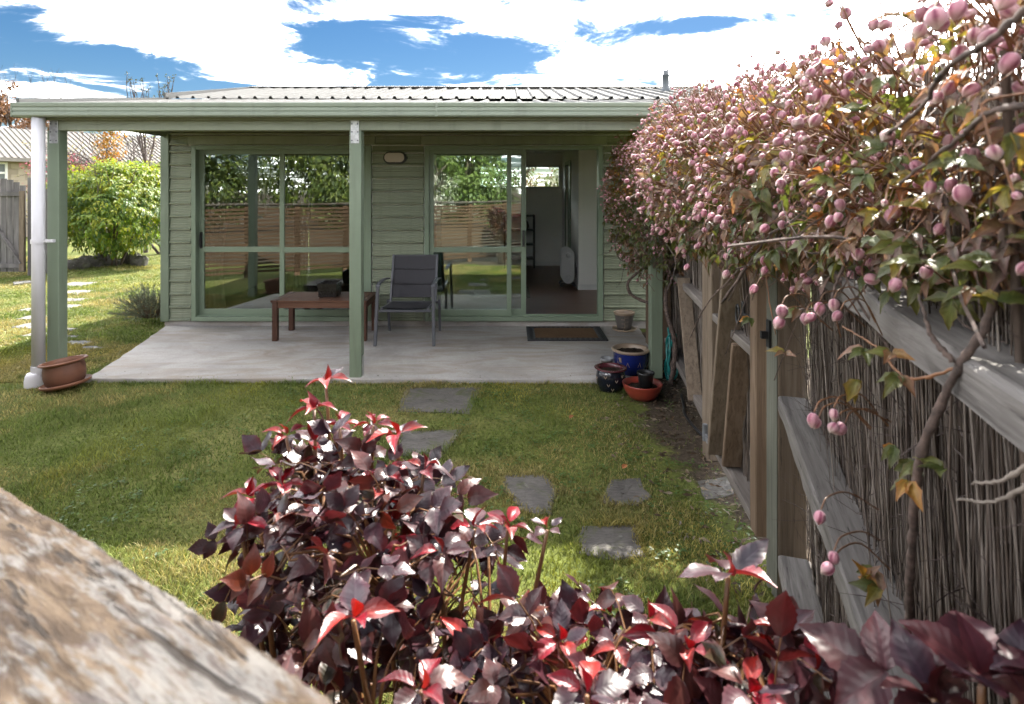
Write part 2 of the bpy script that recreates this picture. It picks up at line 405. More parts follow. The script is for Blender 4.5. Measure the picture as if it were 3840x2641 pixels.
def m_leaf(name, rough=.45, spec=.5, transf=.3, tint=(1, 1, 1), vein=1.35, coat=0.0, boost=1.6, bumps=.25, var=.25):
    a = NT(name); col = a.attr('Col'); l = a.n('ShaderNodeSeparateXYZ'); a.l(a.attr('lf', 'Vector'), l.inputs[0])
    oi = a.n('ShaderNodeObjectInfo'); rnd = oi.outputs['Random']
    col = a.mix(1.0, col, a.ramp(rnd, [(0, ((1 - var),) * 3), (1, ((1 + var),) * 3)]), 'MULTIPLY')
    bl = a.n('ShaderNodeTexNoise'); bl.noise_dimensions = '4D'; a.l(a.attr('lf', 'Vector'), bl.inputs['Vector']); a.l(a.math('MULTIPLY', rnd, 50.0), bl.inputs['W']); bl.inputs['Scale'].default_value = 2.2; bl.inputs['Detail'].default_value = 4
    col = a.mix(1.0, col, a.ramp(bl.outputs[0], [(.3, (.62, .60, .60)), (.7, (1.3, 1.3, 1.25))]), 'MULTIPLY')
    mid = a.ramp(a.math('ABSOLUTE', l.outputs[0]), [(.0, (1, 1, 1)), (.14, (0, 0, 0))])
    side = a.math('SINE', a.math('ADD', a.math('MULTIPLY', l.outputs[1], 42.0), a.math('MULTIPLY', a.math('ABSOLUTE', l.outputs[0]), -9.0)))
    c2 = a.mix(a.math('MULTIPLY', mid, .6), col, a.mix(1.0, col, (vein, vein, vein, 1), 'MULTIPLY'))
    h = a.math('SUBTRACT', a.math('MULTIPLY', side, .35), mid)
    tr = a.mix(1.0, c2, (boost * tint[0], boost * tint[1], boost * tint[2], 1), 'MULTIPLY')
    a.bsdf(c2, rough, a.bump(h, bumps, .004), spec=spec, trans=tr, transf=transf, coat=coat); return a.m
M_ROSELEAF = m_leaf('rose_leaf_gloss', .36, .42, .10, (1.6, .55, .45), 1.6, 0.0, 2.0, .07, .35)
M_CLEMLEAF = m_leaf('clematis_leaf', .42, .42, .32, (1.05, 1.0, .6), 1.3, 0, 1.7, .2)
M_SHRUB = m_leaf('shrub_leaf', .42, .5, .42, (1, 1, .8), 1.2, 0, 1.7, .15)
M_TREELEAF = m_leaf('tree_leaf', .5, .4, .3, (1, 1, .8), 1.1, 0, 1.5, .1)
def m_grass():
    a = NT('grass_blade'); col = a.attr('Col')
    a.bsdf(col, .55, spec=.3, trans=a.mix(1.0, col, (1.5, 1.5, 1.1, 1), 'MULTIPLY'), transf=.3); return a.m
M_GRASS = m_grass()
def m_bud():
    a = NT('clematis_bud_petal'); l = a.n('ShaderNodeSeparateXYZ'); a.l(a.attr('lf', 'Vector'), l.inputs[0])
    s = a.math('ABSOLUTE', a.math('SINE', a.math('MULTIPLY', l.outputs[0], 12.5664)))
    nz = a.noise(a.attr('lf', 'Vector'), 9, 3)
    col = a.ramp(a.math('ADD', s, a.math('MULTIPLY', nz, .5)), [(.2, (.19, .032, .078)), (.6, (.35, .12, .17)), (1.0, (.52, .29, .32))])
    col = a.mix(a.ramp(l.outputs[1], [(.62, (0, 0, 0)), (1.0, (.75, .75, .75))]), col, (.46, .43, .31, 1))
    oi = a.n('ShaderNodeObjectInfo'); col = a.mix(1.0, col, a.ramp(oi.outputs['Random'], [(0, (.7, .62, .66)), (1, (1.1, 1.05, 1.08))]), 'MULTIPLY')
    col = a.mix(1.0, col, a.attr('Col'), 'MULTIPLY')
    a.bsdf(col, .55, a.bump(s, .35, .003), spec=.35, trans=(.45, .18, .24, 1), transf=.16, sheen=.3); return a.m
M_BUD = m_bud()
M_STALK = paint('vine_stalk', (.17, .075, .03), .5, .35, 12, .05)
M_STALKG = paint('rose_shoot_bark', (.16, .075, .03), .4, .4, 9, .1)
M_CANE = paint('rose_cane_bark', (.075, .055, .035), .6, .45, 14, .4)
M_VINE = paint('woody_vine_bark', (.11, .078, .064), .85, .7, 60, 2.0)
M_TWIG = paint('bare_twig_bark', (.075, .055, .05), .85, .3, 8, .4)
M_TRUNK = paint('trunk_bark', (.10, .075, .055), .9, .35, 9, .6)
A1 = math.atan2(1, .337); A2 = math.atan2(-.515, .857)
GREYS = dict(dark=(.030, .026, .023, 1), mid=(.125, .115, .106, 1), light=(.23, .218, .208, 1))
M_RAIL1 = wood('weathered_rail_wood', **GREYS, ang=A1, stain=(.085, .075, .066, 1), sc=2.2, crack=.85)
M_RAILG = wood('gate_rail_wood', (.06, .05, .042, 1), (.16, .14, .125, 1), (.27, .245, .225, 1), ang=R(84), sc=2)
M_POSTW = wood('weathered_post_wood', (.055, .040, .028, 1), (.16, .122, .088, 1), (.27, .22, .17, 1), stain=(.10, .072, .048, 1), sc=2)
M_POSTBR = wood('brown_post_wood', (.048, .030, .020, 1), (.14, .096, .064, 1), (.25, .185, .135, 1), stain=(.085, .055, .035, 1), crack=.5, sc=2)
M_OLDGREY = wood('old_grey_board_wood', (.055, .05, .05, 1), (.13, .12, .12, 1), (.24, .225, .22, 1), sc=.7)
M_SLATW = wood('slat_fence_wood', (.045, .022, .012, 1), (.10, .055, .030, 1), (.16, .10, .06, 1), ang=A2, crack=.3)
M_SLATP = wood('slat_fence_post_wood', (.07, .038, .02, 1), (.15, .085, .048, 1), (.21, .135, .085, 1), crack=.3)
M_TABLE = wood('stained_table_wood', (.05, .022, .013, 1), (.11, .05, .029, 1), (.17, .085, .052, 1), ang=0, rough=.5, crack=.15, bump=.2)
M_TABLEV = wood('stained_table_leg_wood', (.035, .015, .010, 1), (.078, .034, .021, 1), (.12, .056, .036, 1), rough=.5, crack=.15, bump=.2)
M_BOARDFLOOR = wood('interior_floor_wood', (.07, .034, .022, 1), (.13, .064, .042, 1), (.19, .10, .068, 1), ang=0, rough=.32, crack=.2, bump=.08, sc=.6)
def m_glass(name, tint=(.80, .86, .84)):
    a = NT(name); t = a.n('ShaderNodeBsdfTransparent'); t.inputs[0].default_value = (*tint, 1)
    g = a.n('ShaderNodeBsdfGlossy'); g.inputs['Roughness'].default_value = .0; g.inputs['Color'].default_value = (.95, 1, .98, 1)
    f = a.n('ShaderNodeFresnel'); f.inputs['IOR'].default_value = 1.75
    k = a.math('ADD', a.math('MULTIPLY', f.outputs[0], 1.7), .04)
    # float glass is never perfectly flat: long soft waves
    b = a.bump(a.noise(a.coord(), 1.6, 2, .4), .06, .02); a.l(b, g.inputs['Normal'])
    m = a.n('ShaderNodeMixShader'); a.l(k, m.inputs[0]); a.l(t.outputs[0], m.inputs[1]); a.l(g.outputs[0], m.inputs[2]); a.l(m.outputs[0], a.out.inputs[0])
    return a.m
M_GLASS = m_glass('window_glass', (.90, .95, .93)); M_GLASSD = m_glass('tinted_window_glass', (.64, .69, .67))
def m_stone():
    a = NT('slate_stone'); c = a.coord(); n = a.noise(c, 4, 7, .65, .6); f = a.noise(a.coord(scale=(1, 3, 1), rot=(0, 0, .5)), 20, 5, .7)
    col = a.mix(.45, a.ramp(n, [(.25, (.045, .042, .038)), (.55, (.115, .105, .094)), (.8, (.19, .172, .15))]), a.ramp(f, [(.3, (.035, .033, .03)), (.7, (.19, .175, .158))]))
    v = a.ramp(a.vor(c, 11), [(.10, (1, 1, 1)), (.16, (0, 0, 0))]); sel = a.ramp(a.noise(c, 3.1, 2), [(.55, (0, 0, 0)), (.62, (1, 1, 1))])
    col = a.mix(a.math('MULTIPLY', a.math('MULTIPLY', v, sel), .8), col, (.24, .25, .21, 1))
    ms = a.ramp(a.noise(c, 6, 5, .7, .8), [(.52, (0, 0, 0)), (.64, (.75, .75, .75))]); col = a.mix(ms, col, (.075, .085, .03, 1))
    ly = a.noise(a.coord(scale=(.8, 6, 20), rot=(0, 0, .3)), 3, 5, .6)
    a.bsdf(col, .75, a.bump(a.math('ADD', a.math('ADD', n, f), ly), .55, .012), spec=.35); return a.m
M_STONE = m_stone()
def m_lichen_rail():
    a = NT('lichen_rail_wood'); c = a.coord(rot=(0, 0, -A2)); st = a.n('ShaderNodeMapping'); a.l(c, st.inputs[0]); st.inputs['Scale'].default_value = (.55, 2.8, 2.8)
    g = a.noise(st.outputs[0], 26, 6, .68, .6); n = a.noise(c, 9, 4, .6, .4); sp_ = a.noise(st.outputs[0], 48, 4, .65)
    col = a.ramp(g, [(.28, (.012, .009, .007)), (.44, (.045, .031, .021)), (.58, (.085, .061, .041)), (.75, (.115, .090, .066))])
    lich = a.ramp(a.math('ADD', a.math('MULTIPLY', sp_, .65), a.math('MULTIPLY', n, .5)), [(.55, (0, 0, 0)), (.63, (1, 1, 1))])
    col = a.mix(a.math('MULTIPLY', lich, .7), col, (.135, .132, .128, 1))
    dk = a.ramp(a.noise(st.outputs[0], 48, 5, .7, .8), [(.54, (0, 0, 0)), (.63, (1, 1, 1))]); col = a.mix(a.math('MULTIPLY', dk, .8), col, (.07, .055, .05, 1))
    cl = a.n('ShaderNodeMapping'); a.l(c, cl.inputs[0]); cl.inputs['Scale'].default_value = (2.6, 26, 26)
    ck = a.ramp(a.noise(cl.outputs[0], 1.0, 5, .7, 1.0), [(.60, (0, 0, 0)), (.635, (1, 1, 1))]); col = a.mix(a.math('MULTIPLY', ck, .9), col, (.03, .025, .022, 1))
    og = a.ramp(a.vor(c, 5.5), [(.055, (1, 1, 1)), (.085, (0, 0, 0))]); col = a.mix(a.math('MULTIPLY', og, .9), col, (.28, .10, .012, 1))
    p = a.n('ShaderNodeSeparateXYZ'); a.l(c, p.inputs[0])
    a.bsdf(col, .9, a.bump(a.math('SUBTRACT', g, ck), .8, .006), spec=.2); return a.m
M_LICHEN = m_lichen_rail()
def m_brush():
    a = NT('brushwood_stick'); c = a.coord(); col = a.attr('Col'); n = a.noise(a.coord(scale=(1, 1, .25)), 70, 4)
    a.bsdf(a.mix(a.ramp(n, [(.35, (0, 0, 0)), (.7, (.7, .7, .7))]), col, a.mix(1.0, col, (.45, .42, .4, 1), 'MULTIPLY')), .85, a.bump(n, .5, .003), spec=.2); return a.m
M_BRUSH = m_brush()

# ================================================================== ground
gm = MB()
N = 40
gx = [-220, -60, -30] + list(np.linspace(-16, 8, 30)) + [20, 60, 220]; gy = [-220, -60, -20] + list(np.linspace(-6, 20, 34)) + [40, 90, 400]
for y in gy:
    for x in gx: gm.v.append((x, y, 0))
nx = len(gx)
for j in range(len(gy) - 1):
    for i in range(nx - 1): gm.f.append((j * nx + i, j * nx + i + 1, (j + 1) * nx + i + 1, (j + 1) * nx + i))
o = gm.build('ground', M_GROUND); tag(o, 'lawn and bare earth of the back garden', 'ground', kind='structure')

# patio slab (soft, uneven edges)
def wob(pts, seg=.12, amp=.008, seed=1):
    rs = random.Random(seed); out = []
    for i in range(len(pts)):
        a = Vector(pts[i]); b = Vector(pts[(i + 1) % len(pts)]); k = max(1, int((b - a).length / seg))
        for t in range(k):
            p = a.lerp(b, t / k); out.append((p.x + rs.uniform(-amp, amp), p.y + rs.uniform(-amp, amp)))
    return out
PATIO = [(-4.17, 7.06), (-3.93, 6.1), (-3.74, 5.3), (-3.72, 5.10), (-2.0, 5.09), (0.0, 5.08), (1.02, 5.07), (1.30, 5.5), (1.50, 6.2), (1.55, 7.06)]
patio = MB().prism(wob([(x, y, 0) for x, y in PATIO]), -.1, .04).build('patio', M_CONC, bevel=.006)
tag(patio, 'pale concrete patio slab under the veranda', 'patio', kind='structure')

# stepping stones
STONES = []
def stone(name, poly, label, h=.006, seed=0, group='stepping stones in the lawn'):
    rs = random.Random(seed)
    q = wob([(x, y, 0) for x, y in poly], .07, .012, seed)
    m = MB(); n = len(q); cx = sum(p[0] for p in q) / n; cy = sum(p[1] for p in q) / n
    rings = [(1.0, -.03), (1.0, h * .6), (.965, h), (.6, h * 1.15), (.2, h * 1.1)]
    for s_, z in rings:
        for (x, y) in q: m.v.append((cx + (x - cx) * s_, cy + (y - cy) * s_, z + (rs.uniform(-.004, .004) if s_ < 1 else 0)))
    for r_ in range(4):
        for i in range(n): m.f.append((r_ * n + i, r_ * n + (i + 1) % n, (r_ + 1) * n + (i + 1) % n, (r_ + 1) * n + i))
    m.f.append(tuple(4 * n + i for i in range(n)))
    o = m.build(name, M_STONE); tag(o, label, 'stepping stone', group); STONES.append(q); return o
def gp(*pts): return [tuple(G(x, y).xy) for x, y in pts]
stone('stepping_stone', gp((920, 879), (1088, 879), (1066, 938), (898, 934)), 'largest flat grey slate stepping stone, next to the patio edge', seed=1)
stone('stepping_stone', gp((905, 980), (1048, 974), (1010, 1028), (880, 1035)), 'grey slate stepping stone second from the patio, half behind red rose leaves', seed=2)
stone('stepping_stone', gp((940, 1068), (1035, 1060), (1005, 1098), (920, 1105)), 'small slate stepping stone almost hidden behind the tall rose bush', seed=3)
stone('stepping_stone', gp((1145, 1076), (1228, 1078), (1268, 1112), (1248, 1170), (1180, 1158), (1135, 1108)), 'slate stepping stone with pale lichen spots in the middle of the lawn', seed=4)
stone('stepping_stone', gp((1385, 1090), (1450, 1088), (1474, 1128), (1440, 1146), (1366, 1142)), 'small dark slate stepping stone between the gate and the lichen spotted stone', seed=5)
stone('stepping_stone', gp((1318, 1196), (1440, 1192), (1460, 1262), (1395, 1272), (1304, 1256)), 'nearest rectangular dark slate stepping stone, closest to the roses on the right', seed=6)
stone('stepping_stone', gp((1580, 1090), (1650, 1080), (1668, 1120), (1600, 1135)), 'dark slate stepping stone at the foot of the gate', seed=7)
def sq(vx, vy, w, d, a=0.0):
    p = G(vx, vy); c, s_ = math.cos(a), math.sin(a)
    return [(p.x + c * x - s_ * y, p.y + s_ * x + c * y) for x, y in ((-w / 2, -d / 2), (w / 2, -d / 2), (w * .45, d / 2), (-w * .48, d * .45))]
side = [(175, 644, .50, .42, 'farthest pale stepping stone of the side path, right of the white downpipe'),
        (170, 663, .46, .40, 'second farthest pale stepping stone of the side path'),
        (157, 680, .44, .22, 'thin pale stepping stone third from the far end, showing right of the veranda post'),
        (150, 694, .42, .22, 'narrow pale stepping stone fourth from the far end, showing right of the veranda post'),
        (68, 702, .24, .20, 'farthest small pale stepping stone showing left of the white downpipe'),
        (76, 720, .30, .24, 'second small pale stepping stone left of the white downpipe'),
        (72, 739, .34, .24, 'widest pale stepping stone left of the white downpipe'),
        (80, 759, .24, .16, 'nearest small pale stepping stone left of the white downpipe'),
        (158, 747, .20, .12, 'tiny pale stone chip just right of the left veranda post'),
        (160, 764, .18, .12, 'small pale stone right of the post, behind the flat one'),
        (176, 778, .32, .16, 'flat pale stepping stone right of the post near the patio edge'),
        (210, 789, .30, .10, 'long thin pale stepping stone closest to the patio left edge')]
M_STONEP = paint('pale_stone', (.17, .165, .15), .8, .2, 6, .4)
for i, (x, y, w, d, lb) in enumerate(side):
    o = stone('stepping_stone', sq(x, y, w, d, random.uniform(-.2, .2)), lb, .006, 20 + i, 'stepping stones of the side path'); o.data.materials.clear(); o.data.materials.append(M_STONEP)

# ------------------------------------------------------------------ grass
def vnoise(x, y, s, seed):
    rs = np.random.RandomState(seed); g = rs.rand(64, 64); u = x * s; v = y * s
    i = np.floor(u).astype(int); j = np.floor(v).astype(int); fu = u - i; fv = v - j; fu = fu * fu * (3 - 2 * fu); fv = fv * fv * (3 - 2 * fv)
    a = g[i % 64, j % 64]; b = g[(i + 1) % 64, j % 64]; c = g[i % 64, (j + 1) % 64]; d = g[(i + 1) % 64, (j + 1) % 64]
    return (a * (1 - fu) + b * fu) * (1 - fv) + (c * (1 - fu) + d * fu) * fv
def fbm(x, y, s, seed): return .5 * vnoise(x, y, s, seed) + .3 * vnoise(x, y, s * 2.3, seed + 1) + .2 * vnoise(x, y, s * 5.1, seed + 2)
def poly_mask(x, y, poly):
    c = np.zeros(len(x), bool); j = len(poly) - 1
    for i in range(len(poly)):
        xi, yi = poly[i][0], poly[i][1]; xj, yj = poly[j][0], poly[j][1]
        k = ((yi > y) != (yj > y)) & (x < (xj - xi) * (y - yi) / ((yj - yi) + 1e-12) + xi); c ^= k; j = i
    return c
def shrink(poly, s):
    cx = sum(p[0] for p in poly) / len(poly); cy = sum(p[1] for p in poly) / len(poly)
    return [(cx + (p[0] - cx) * s, cy + (p[1] - cy) * s) for p in poly]
PATS = [shrink(PATIO, .992)] + [shrink(s_, .88) for s_ in STONES]
def grass(x, y, hmin, hmax, wid, dens=None, seed=0):
    rs = np.random.RandomState(seed)
    keep = np.ones(len(x), bool)
    for p in PATS: keep &= ~poly_mask(x, y, p)
    keep &= ~((x > -4.25) & (x < 3.1) & (y > 7.0) & (y < 12.2))
    soil = np.clip((x - (.64 + .55 * fbm(x, y, 2.2, 5)) - .18 * np.abs(y - 4.1)) * 8 + .8, 0, 1)      # bare earth by the fence
    soil = np.where(y < 6.9, soil, 0)
    bed = np.clip((1.75 - y + (fbm(x, y, 2.0, 11) - .5) * .5) * 6 - 2, 0, 1)
    thin = fbm(x, y, 1.7, 31)
    keep &= rs.rand(len(x)) > soil * .93
    keep &= rs.rand(len(x)) > bed * .9
    keep &= rs.rand(len(x)) < .10 + 1.5 * thin
    x, y = x[keep], y[keep]; n = len(x)
    clump = fbm(x, y, 3.0, 41); h = (hmin + (hmax - hmin) * rs.rand(n) ** 1.6) * (.35 + 1.35 * clump ** 2)
    a = rs.rand(n) * 6.283; lean = (.35 + .8 * rs.rand(n)) * h; la = a + rs.randn(n) * .6 + 1.57
    w = wid * (.6 + .8 * rs.rand(n)); dx, dy = np.cos(a) * w / 2, np.sin(a) * w / 2; lx, ly = np.cos(la) * lean, np.sin(la) * lean
    z0 = np.zeros(n)
    v = np.stack([np.stack([x - dx, y - dy, z0], 1), np.stack([x + dx, y + dy, z0], 1), np.stack([x - dx * .8 + lx * .4, y - dy * .8 + ly * .4, h * .62], 1),
                  np.stack([x + dx * .8 + lx * .4, y + dy * .8 + ly * .4, h * .62], 1), np.stack([x + lx, y + ly, h], 1)], 1).reshape(-1, 3)
    t = (np.array([[0, 1, 3], [0, 3, 2], [2, 3, 4]])[None] + (np.arange(n) * 5)[:, None, None]).reshape(-1, 3)
    dry = np.clip((fbm(x, y, 1.5, 51) - .46) * 6.0 + rs.randn(n) * .28, 0, 1); yel = np.clip((fbm(x, y, .8, 61) - .60) * 6, 0, 1)
    lush = fbm(x, y, 1.6, 71)[:, None]
    gr = np.array([.072, .105, .020]) * (1 - lush) + np.array([.135, .18, .038]) * lush
    c = gr * (1 - dry[:, None] * .8) + np.array([.34, .27, .115]) * dry[:, None] * .8
    c = c * (1 - yel[:, None] * .5) + np.array([.36, .31, .04]) * yel[:, None] * .5
    c *= (.65 + .7 * rs.rand(n))[:, None]
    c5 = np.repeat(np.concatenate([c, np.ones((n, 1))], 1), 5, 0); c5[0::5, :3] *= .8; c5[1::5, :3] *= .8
    return v, t, c5
rs = np.random.RandomState(3)
parts = []
n = 190000; y = 1.35 + (5.16 - 1.35) * rs.rand(n); xl = -.90 * y - .15; x = xl + (1.28 - xl) * rs.rand(n); wgt = rs.rand(n) < (1.0 - (y - 1.35) / 9.0)
parts.append(grass(x[wgt], y[wgt], .018, .045, .0042, seed=1))
n = 120000; y = 5.1 + 9.5 * rs.rand(n) ** 1.25; x = -.93 * y - .3 + rs.rand(n) * (.93 * y + .3 - 3.6); parts.append(grass(x, y, .02, .05, .009, seed=2))
n = 6000; x = 1.4 + 3 * rs.rand(n); y = .2 + 6 * rs.rand(n); parts.append(grass(x, y, .05, .16, .012, seed=4))     # beyond the brush fence
# a ragged fringe along the patio edge and round the stones
ex = []; ey = []
for poly, k, far in [(wob([(a, b, 0) for a, b in PATIO[:7]], .01, .02, 4), 10, .03)] + [(wob([(a, b, 0) for a, b in s_], .012, .02, 9), 9, .028) for s_ in STONES]:
    for p in poly[:-1]:
        if p[1] > 6.9: continue
        for q in range(k): ex.append(p[0] + random.gauss(0, far)); ey.append(p[1] + random.gauss(0, far))
PATS_SAVE = PATS; PATS = [shrink(PATIO, .997)] + [shrink(s_, .80) for s_ in STONES]
parts.append(grass(np.array(ex), np.array(ey), .025, .06, .0045, seed=7)); PATS = PATS_SAVE
off = 0; V = []; T = []; C = []
for v, t, c in parts: V.append(v); T.append(t + off); C.append(c); off += len(v)
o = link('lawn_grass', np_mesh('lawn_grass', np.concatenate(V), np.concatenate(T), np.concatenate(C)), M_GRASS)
tag(o, 'short patchy green and straw coloured lawn grass', 'grass', kind='stuff')
# clover and broad-leaved weeds among the grass
tm = [tmpl_simple(1, .85, c_, .15, .15, i) for i, c_ in enumerate([(.085, .15, .03), (.12, .20, .045), (.07, .13, .03)])]
mats_, idx_ = [], []
for k in range(1000):
    cx = random.uniform(-2.6, 1.25); cy = 1.7 + 3.5 * random.random() ** 1.2
    if cx < -.9 * cy or inpoly(cx, cy, PATIO) or any(inpoly(cx, cy, s_) for s_ in STONES): continue
    if fbm(np.array([cx]), np.array([cy]), 1.3, 91)[0] < .47: continue
    for q in range(random.randint(4, 11)):
        a = random.uniform(0, 6.283); d = Vector((math.cos(a), math.sin(a), random.uniform(.05, .6)))
        mats_.append(frame((cx + random.gauss(0, .022), cy + random.gauss(0, .022), random.uniform(.008, .035)), d, (random.uniform(-.3, .3), random.uniform(-.3, .3), 1), random.uniform(.010, .026))); idx_.append(random.randrange(3))
o = joined('clover', tm, idx_, mats_, M_SHRUB); tag(o, 'low clover and small broad leaved weeds in the lawn', 'clover', kind='stuff')
# twigs and crumbs of bark on the bare soil
tm = [tmpl_simple(1, .3, c_, .3, .3, i) for i, c_ in enumerate([(.16, .11, .075), (.09, .06, .04), (.24, .19, .14)])]
mats_, idx_ = [], []
for k in range(2600):
    cy = random.uniform(2.4, 6.6); cx = random.uniform(.55, 1.5)
    if cx < .78 + .12 * abs(cy - 4.1) + random.gauss(0, .15) or inpoly(cx, cy, PATIO): continue
    a = random.uniform(0, 6.283); mats_.append(frame((cx, cy, random.uniform(.003, .02)), (math.cos(a), math.sin(a), random.uniform(-.2, .4)), rdir() + Vector((0, 0, 1)), random.uniform(.015, .06))); idx_.append(random.randrange(3))
for k in range(150):
    cx, cy = (random.uniform(-3.6, 1.2), 5.12 + abs(random.gauss(0, .12))) if k < 90 else (random.uniform(-3.9, 1.4), random.uniform(5.2, 7.0))
    if inpoly(cx, cy, PATIO): a = random.uniform(0, 6.283); mats_.append(frame((cx, cy, .043), (math.cos(a), math.sin(a), .1), Vector((0, 0, 1)) + rv(.5), random.uniform(.008, .028))); idx_.append(random.randrange(3))
o = joined('leaf_litter', tm, idx_, mats_, M_TREELEAF); tag(o, 'dry brown leaf litter on the bare earth and the patio', 'litter', kind='stuff')
for (vx, vy, lb) in ((1290, 948, 'single orange fallen leaf lying on the lawn'), (1410, 1062, 'tan fallen leaf on the lawn between two slate stones'), (1272, 960, None)):
    if lb is None: continue
    tp = tmpl_leaf(.045, .03, (.42, .16, .07), fold=.5, curl=.3, n=5); p = G(vx, vy, .03)
    o = link('fallen_leaf', np_mesh('fallen_leaf', tp['v'], tp['t'], tp['c'], tp['l']), M_TREELEAF); o.matrix_basis = frame(p, (.5, .3, .3), (0, -.4, 1), 1.0)
    tag(o, lb, 'leaf', 'fallen leaves on the lawn')

# ================================================================== house
WY = 7.07                      # front wall face
HX0, HX1 = -4.23, 3.0
house = thing('house', 'sage green weatherboard cottage with low metal roof and veranda', 'house', (-.6, WY, 0))
H = house
# concrete footing
MB().box(HX0 + .03, HX1 - .05, WY + .02, 11.95, -.1, .094).build('footing', M_CONC, H)
# structural wall core behind the boards (with door openings left clear)
DL = (-3.86, -1.68); DR = (-1.034, 1.13); ZT, ZB = 2.225, .096
core = MB()
for x0, x1, z0, z1 in ((HX0 + .02, DL[0] + .03, ZB, 2.75), (DL[1] - .03, DR[0] + .03, ZB, 2.75), (DR[1] - .03, HX1 - .02, ZB, 2.75), (DL[0] + .03, DL[1] - .03, ZT - .03, 2.75), (DR[0] + .03, DR[1] - .03, ZT - .03, 2.75)):
    core.box(x0, x1, WY + .03, WY + .13, z0, z1)
core.build('wall_core', M_WALL_IN, H)
# weatherboards: one fluted board profile
PITCH = .157
def board(x0, x1, z, h=PITCH):
    pr = [(WY + .035, z - .001), (WY - .018, z - .001), (WY - .022, z + .010), (WY - .006, z + .022)]
    k = 4; zz0 = z + .03; step = (h - .042) / k
    for i in range(k):
        a = zz0 + i * step
        pr += [(WY + .001 + .003 * i, a), (WY - .003 + .003 * i, a + step * .3), (WY - .003 + .003 * i, a + step * .7), (WY + .001 + .003 * i, a + step * .97)]
    pr += [(WY + .028, z + h - .014), (WY + .035, z + h - .003)]
    return MB().extrude_x(pr, x0, x1)
z = .10
while z < 2.2:
    h = min(PITCH, 2.232 - z)
    if h > .05:
        for x0, x1 in ((HX0 + .105, DL[0] - .012), (DL[1] + .012, DR[0] - .012), (DR[1] + .012, HX1 - .1)):
            board(x0, x1, z, h).build('weatherboard', M_SAGE, H)
    z += PITCH
for z in (2.36, 2.36 + PITCH):
    board(HX0 + .105, HX1 - .1, z).build('weatherboard', M_SAGE, H)
for x0, x1 in ((HX0 + .105, DL[0] - .05), (DL[1] + .05, DR[0] - .05), (DR[1] + .05, HX1 - .1)):
    board(x0, x1, 2.232, .128).build('weatherboard', M_SAGE, H)
for (a, b) in (DL, DR):
    MB().box(a - .045, b + .045, WY - .012, WY + .03, 2.236, 2.345).build('head_flashing', M_SAGE, H, bevel=.004)
MB().box(HX0, HX0 + .10, WY - .022, WY + .08, .09, 2.75).build('corner_trim', M_POST, H, bevel=.004)
# side and rear walls with their openings
sw = MB()
def wall_y(m, x, t, y0, y1, z0, z1, op=None):
    if op is None: m.box(x, x + t, y0, y1, z0, z1); return
    a, b, c, d = op; m.box(x, x + t, y0, a, z0, z1); m.box(x, x + t, b, y1, z0, z1); m.box(x, x + t, a, b, z0, c); m.box(x, x + t, a, b, d, z1)
wall_y(sw, HX0 + .02, .1, WY + .14, 11.9, .096, 2.75, (9.75, 10.75, 1.22, 2.15)); sw.build('side_wall', M_SAGE, H)
sw2 = MB(); wall_y(sw2, HX1 - .14, .1, WY + .14, 11.9, .096, 2.75, (7.45, 8.95, .20, 2.25)); sw2.build('side_wall', M_SAGE, H)  # right wall, unseen; its opening is added to let daylight into the room
rw = MB(); BW = (-.62, 1.03, 1.715, 2.17)
rw.box(HX0 + .13, BW[0], 11.9, 12.0, .096, 2.75); rw.box(BW[1], HX1 - .15, 11.9, 12.0, .096, 2.75); rw.box(BW[0], BW[1], 11.9, 12.0, .096, BW[2]); rw.box(BW[0], BW[1], 11.9, 12.0, BW[3], 2.75)
rw.build('rear_wall', M_WALL_IN, H)
# gable triangles
for x in (HX0 + .02, HX1 - .12):
    m = MB(); pts = [(x, WY + .05, 2.752), (x, 11.9, 2.752), (x, 9.6, 3.27)]
    m.add(pts + [(px_ + .1, py_, pz_) for px_, py_, pz_ in pts], [(0, 1, 2), (5, 4, 3), (0, 3, 4, 1), (1, 4, 5, 2), (2, 5, 3, 0)]).build('gable', M_SAGE, H)
# floor, ceiling, partitions, skirting
MB().box(HX0 + .13, HX1 - .15, WY + .135, 11.895, .098, .13).build('floor', M_BOARDFLOOR, H)
MB().box(HX0 + .13, HX1 - .15, WY + .135, 11.895, 2.43, 2.47).build('ceiling', M_WALL_IN, H)
MB().box(1.07, HX1 - .16, 9.05, 9.15, .131, 2.429).build('partition', M_WALL_IN, H)
pm = MB(); wall_y(pm, 1.07, .1, 9.152, 11.89, .131, 2.429, (10.25, 11.05, .131, 2.13)); pm.build('partition', M_WALL_IN, H)
sk = MB().box(1.058, HX1 - .2, 9.036, 9.048, .131, .215).build('skirting', M_WHITE, H)
MB().box(1.056, 1.068, 9.05, 10.2, .131, .215).build('skirting', M_WHITE, H)
MB().box(-4.0, 1.05, 11.876, 11.896, .131, .215).build('skirting', M_WHITE, H)
df = MB(); df.box(1.05, 1.068, 10.18, 10.25, .131, 2.20); df.box(1.05, 1.068, 11.05, 11.12, .131, 2.20); df.box(1.05, 1.068, 10.25, 11.05, 2.13, 2.2); df.build('inner_door_frame', M_ALU, H)
MB().box(1.10, 1.14, 10.25, 11.05, .14, 2.13).build('inner_door', M_ALU, H)
def frame_y(m, x0, x1, z0, z1, y0, y1, t):
    m.box(x0, x0 + t, y0, y1, z0, z1); m.box(x1 - t, x1, y0, y1, z0, z1); m.box(x0 + t, x1 - t, y0, y1, z0, z0 + t); m.box(x0 + t, x1 - t, y0, y1, z1 - t, z1); return m
wn_ = frame_y(MB(), BW[0], BW[1], BW[2], BW[3], 11.86, 11.95, .03).build('rear_window', M_WHITE, H)
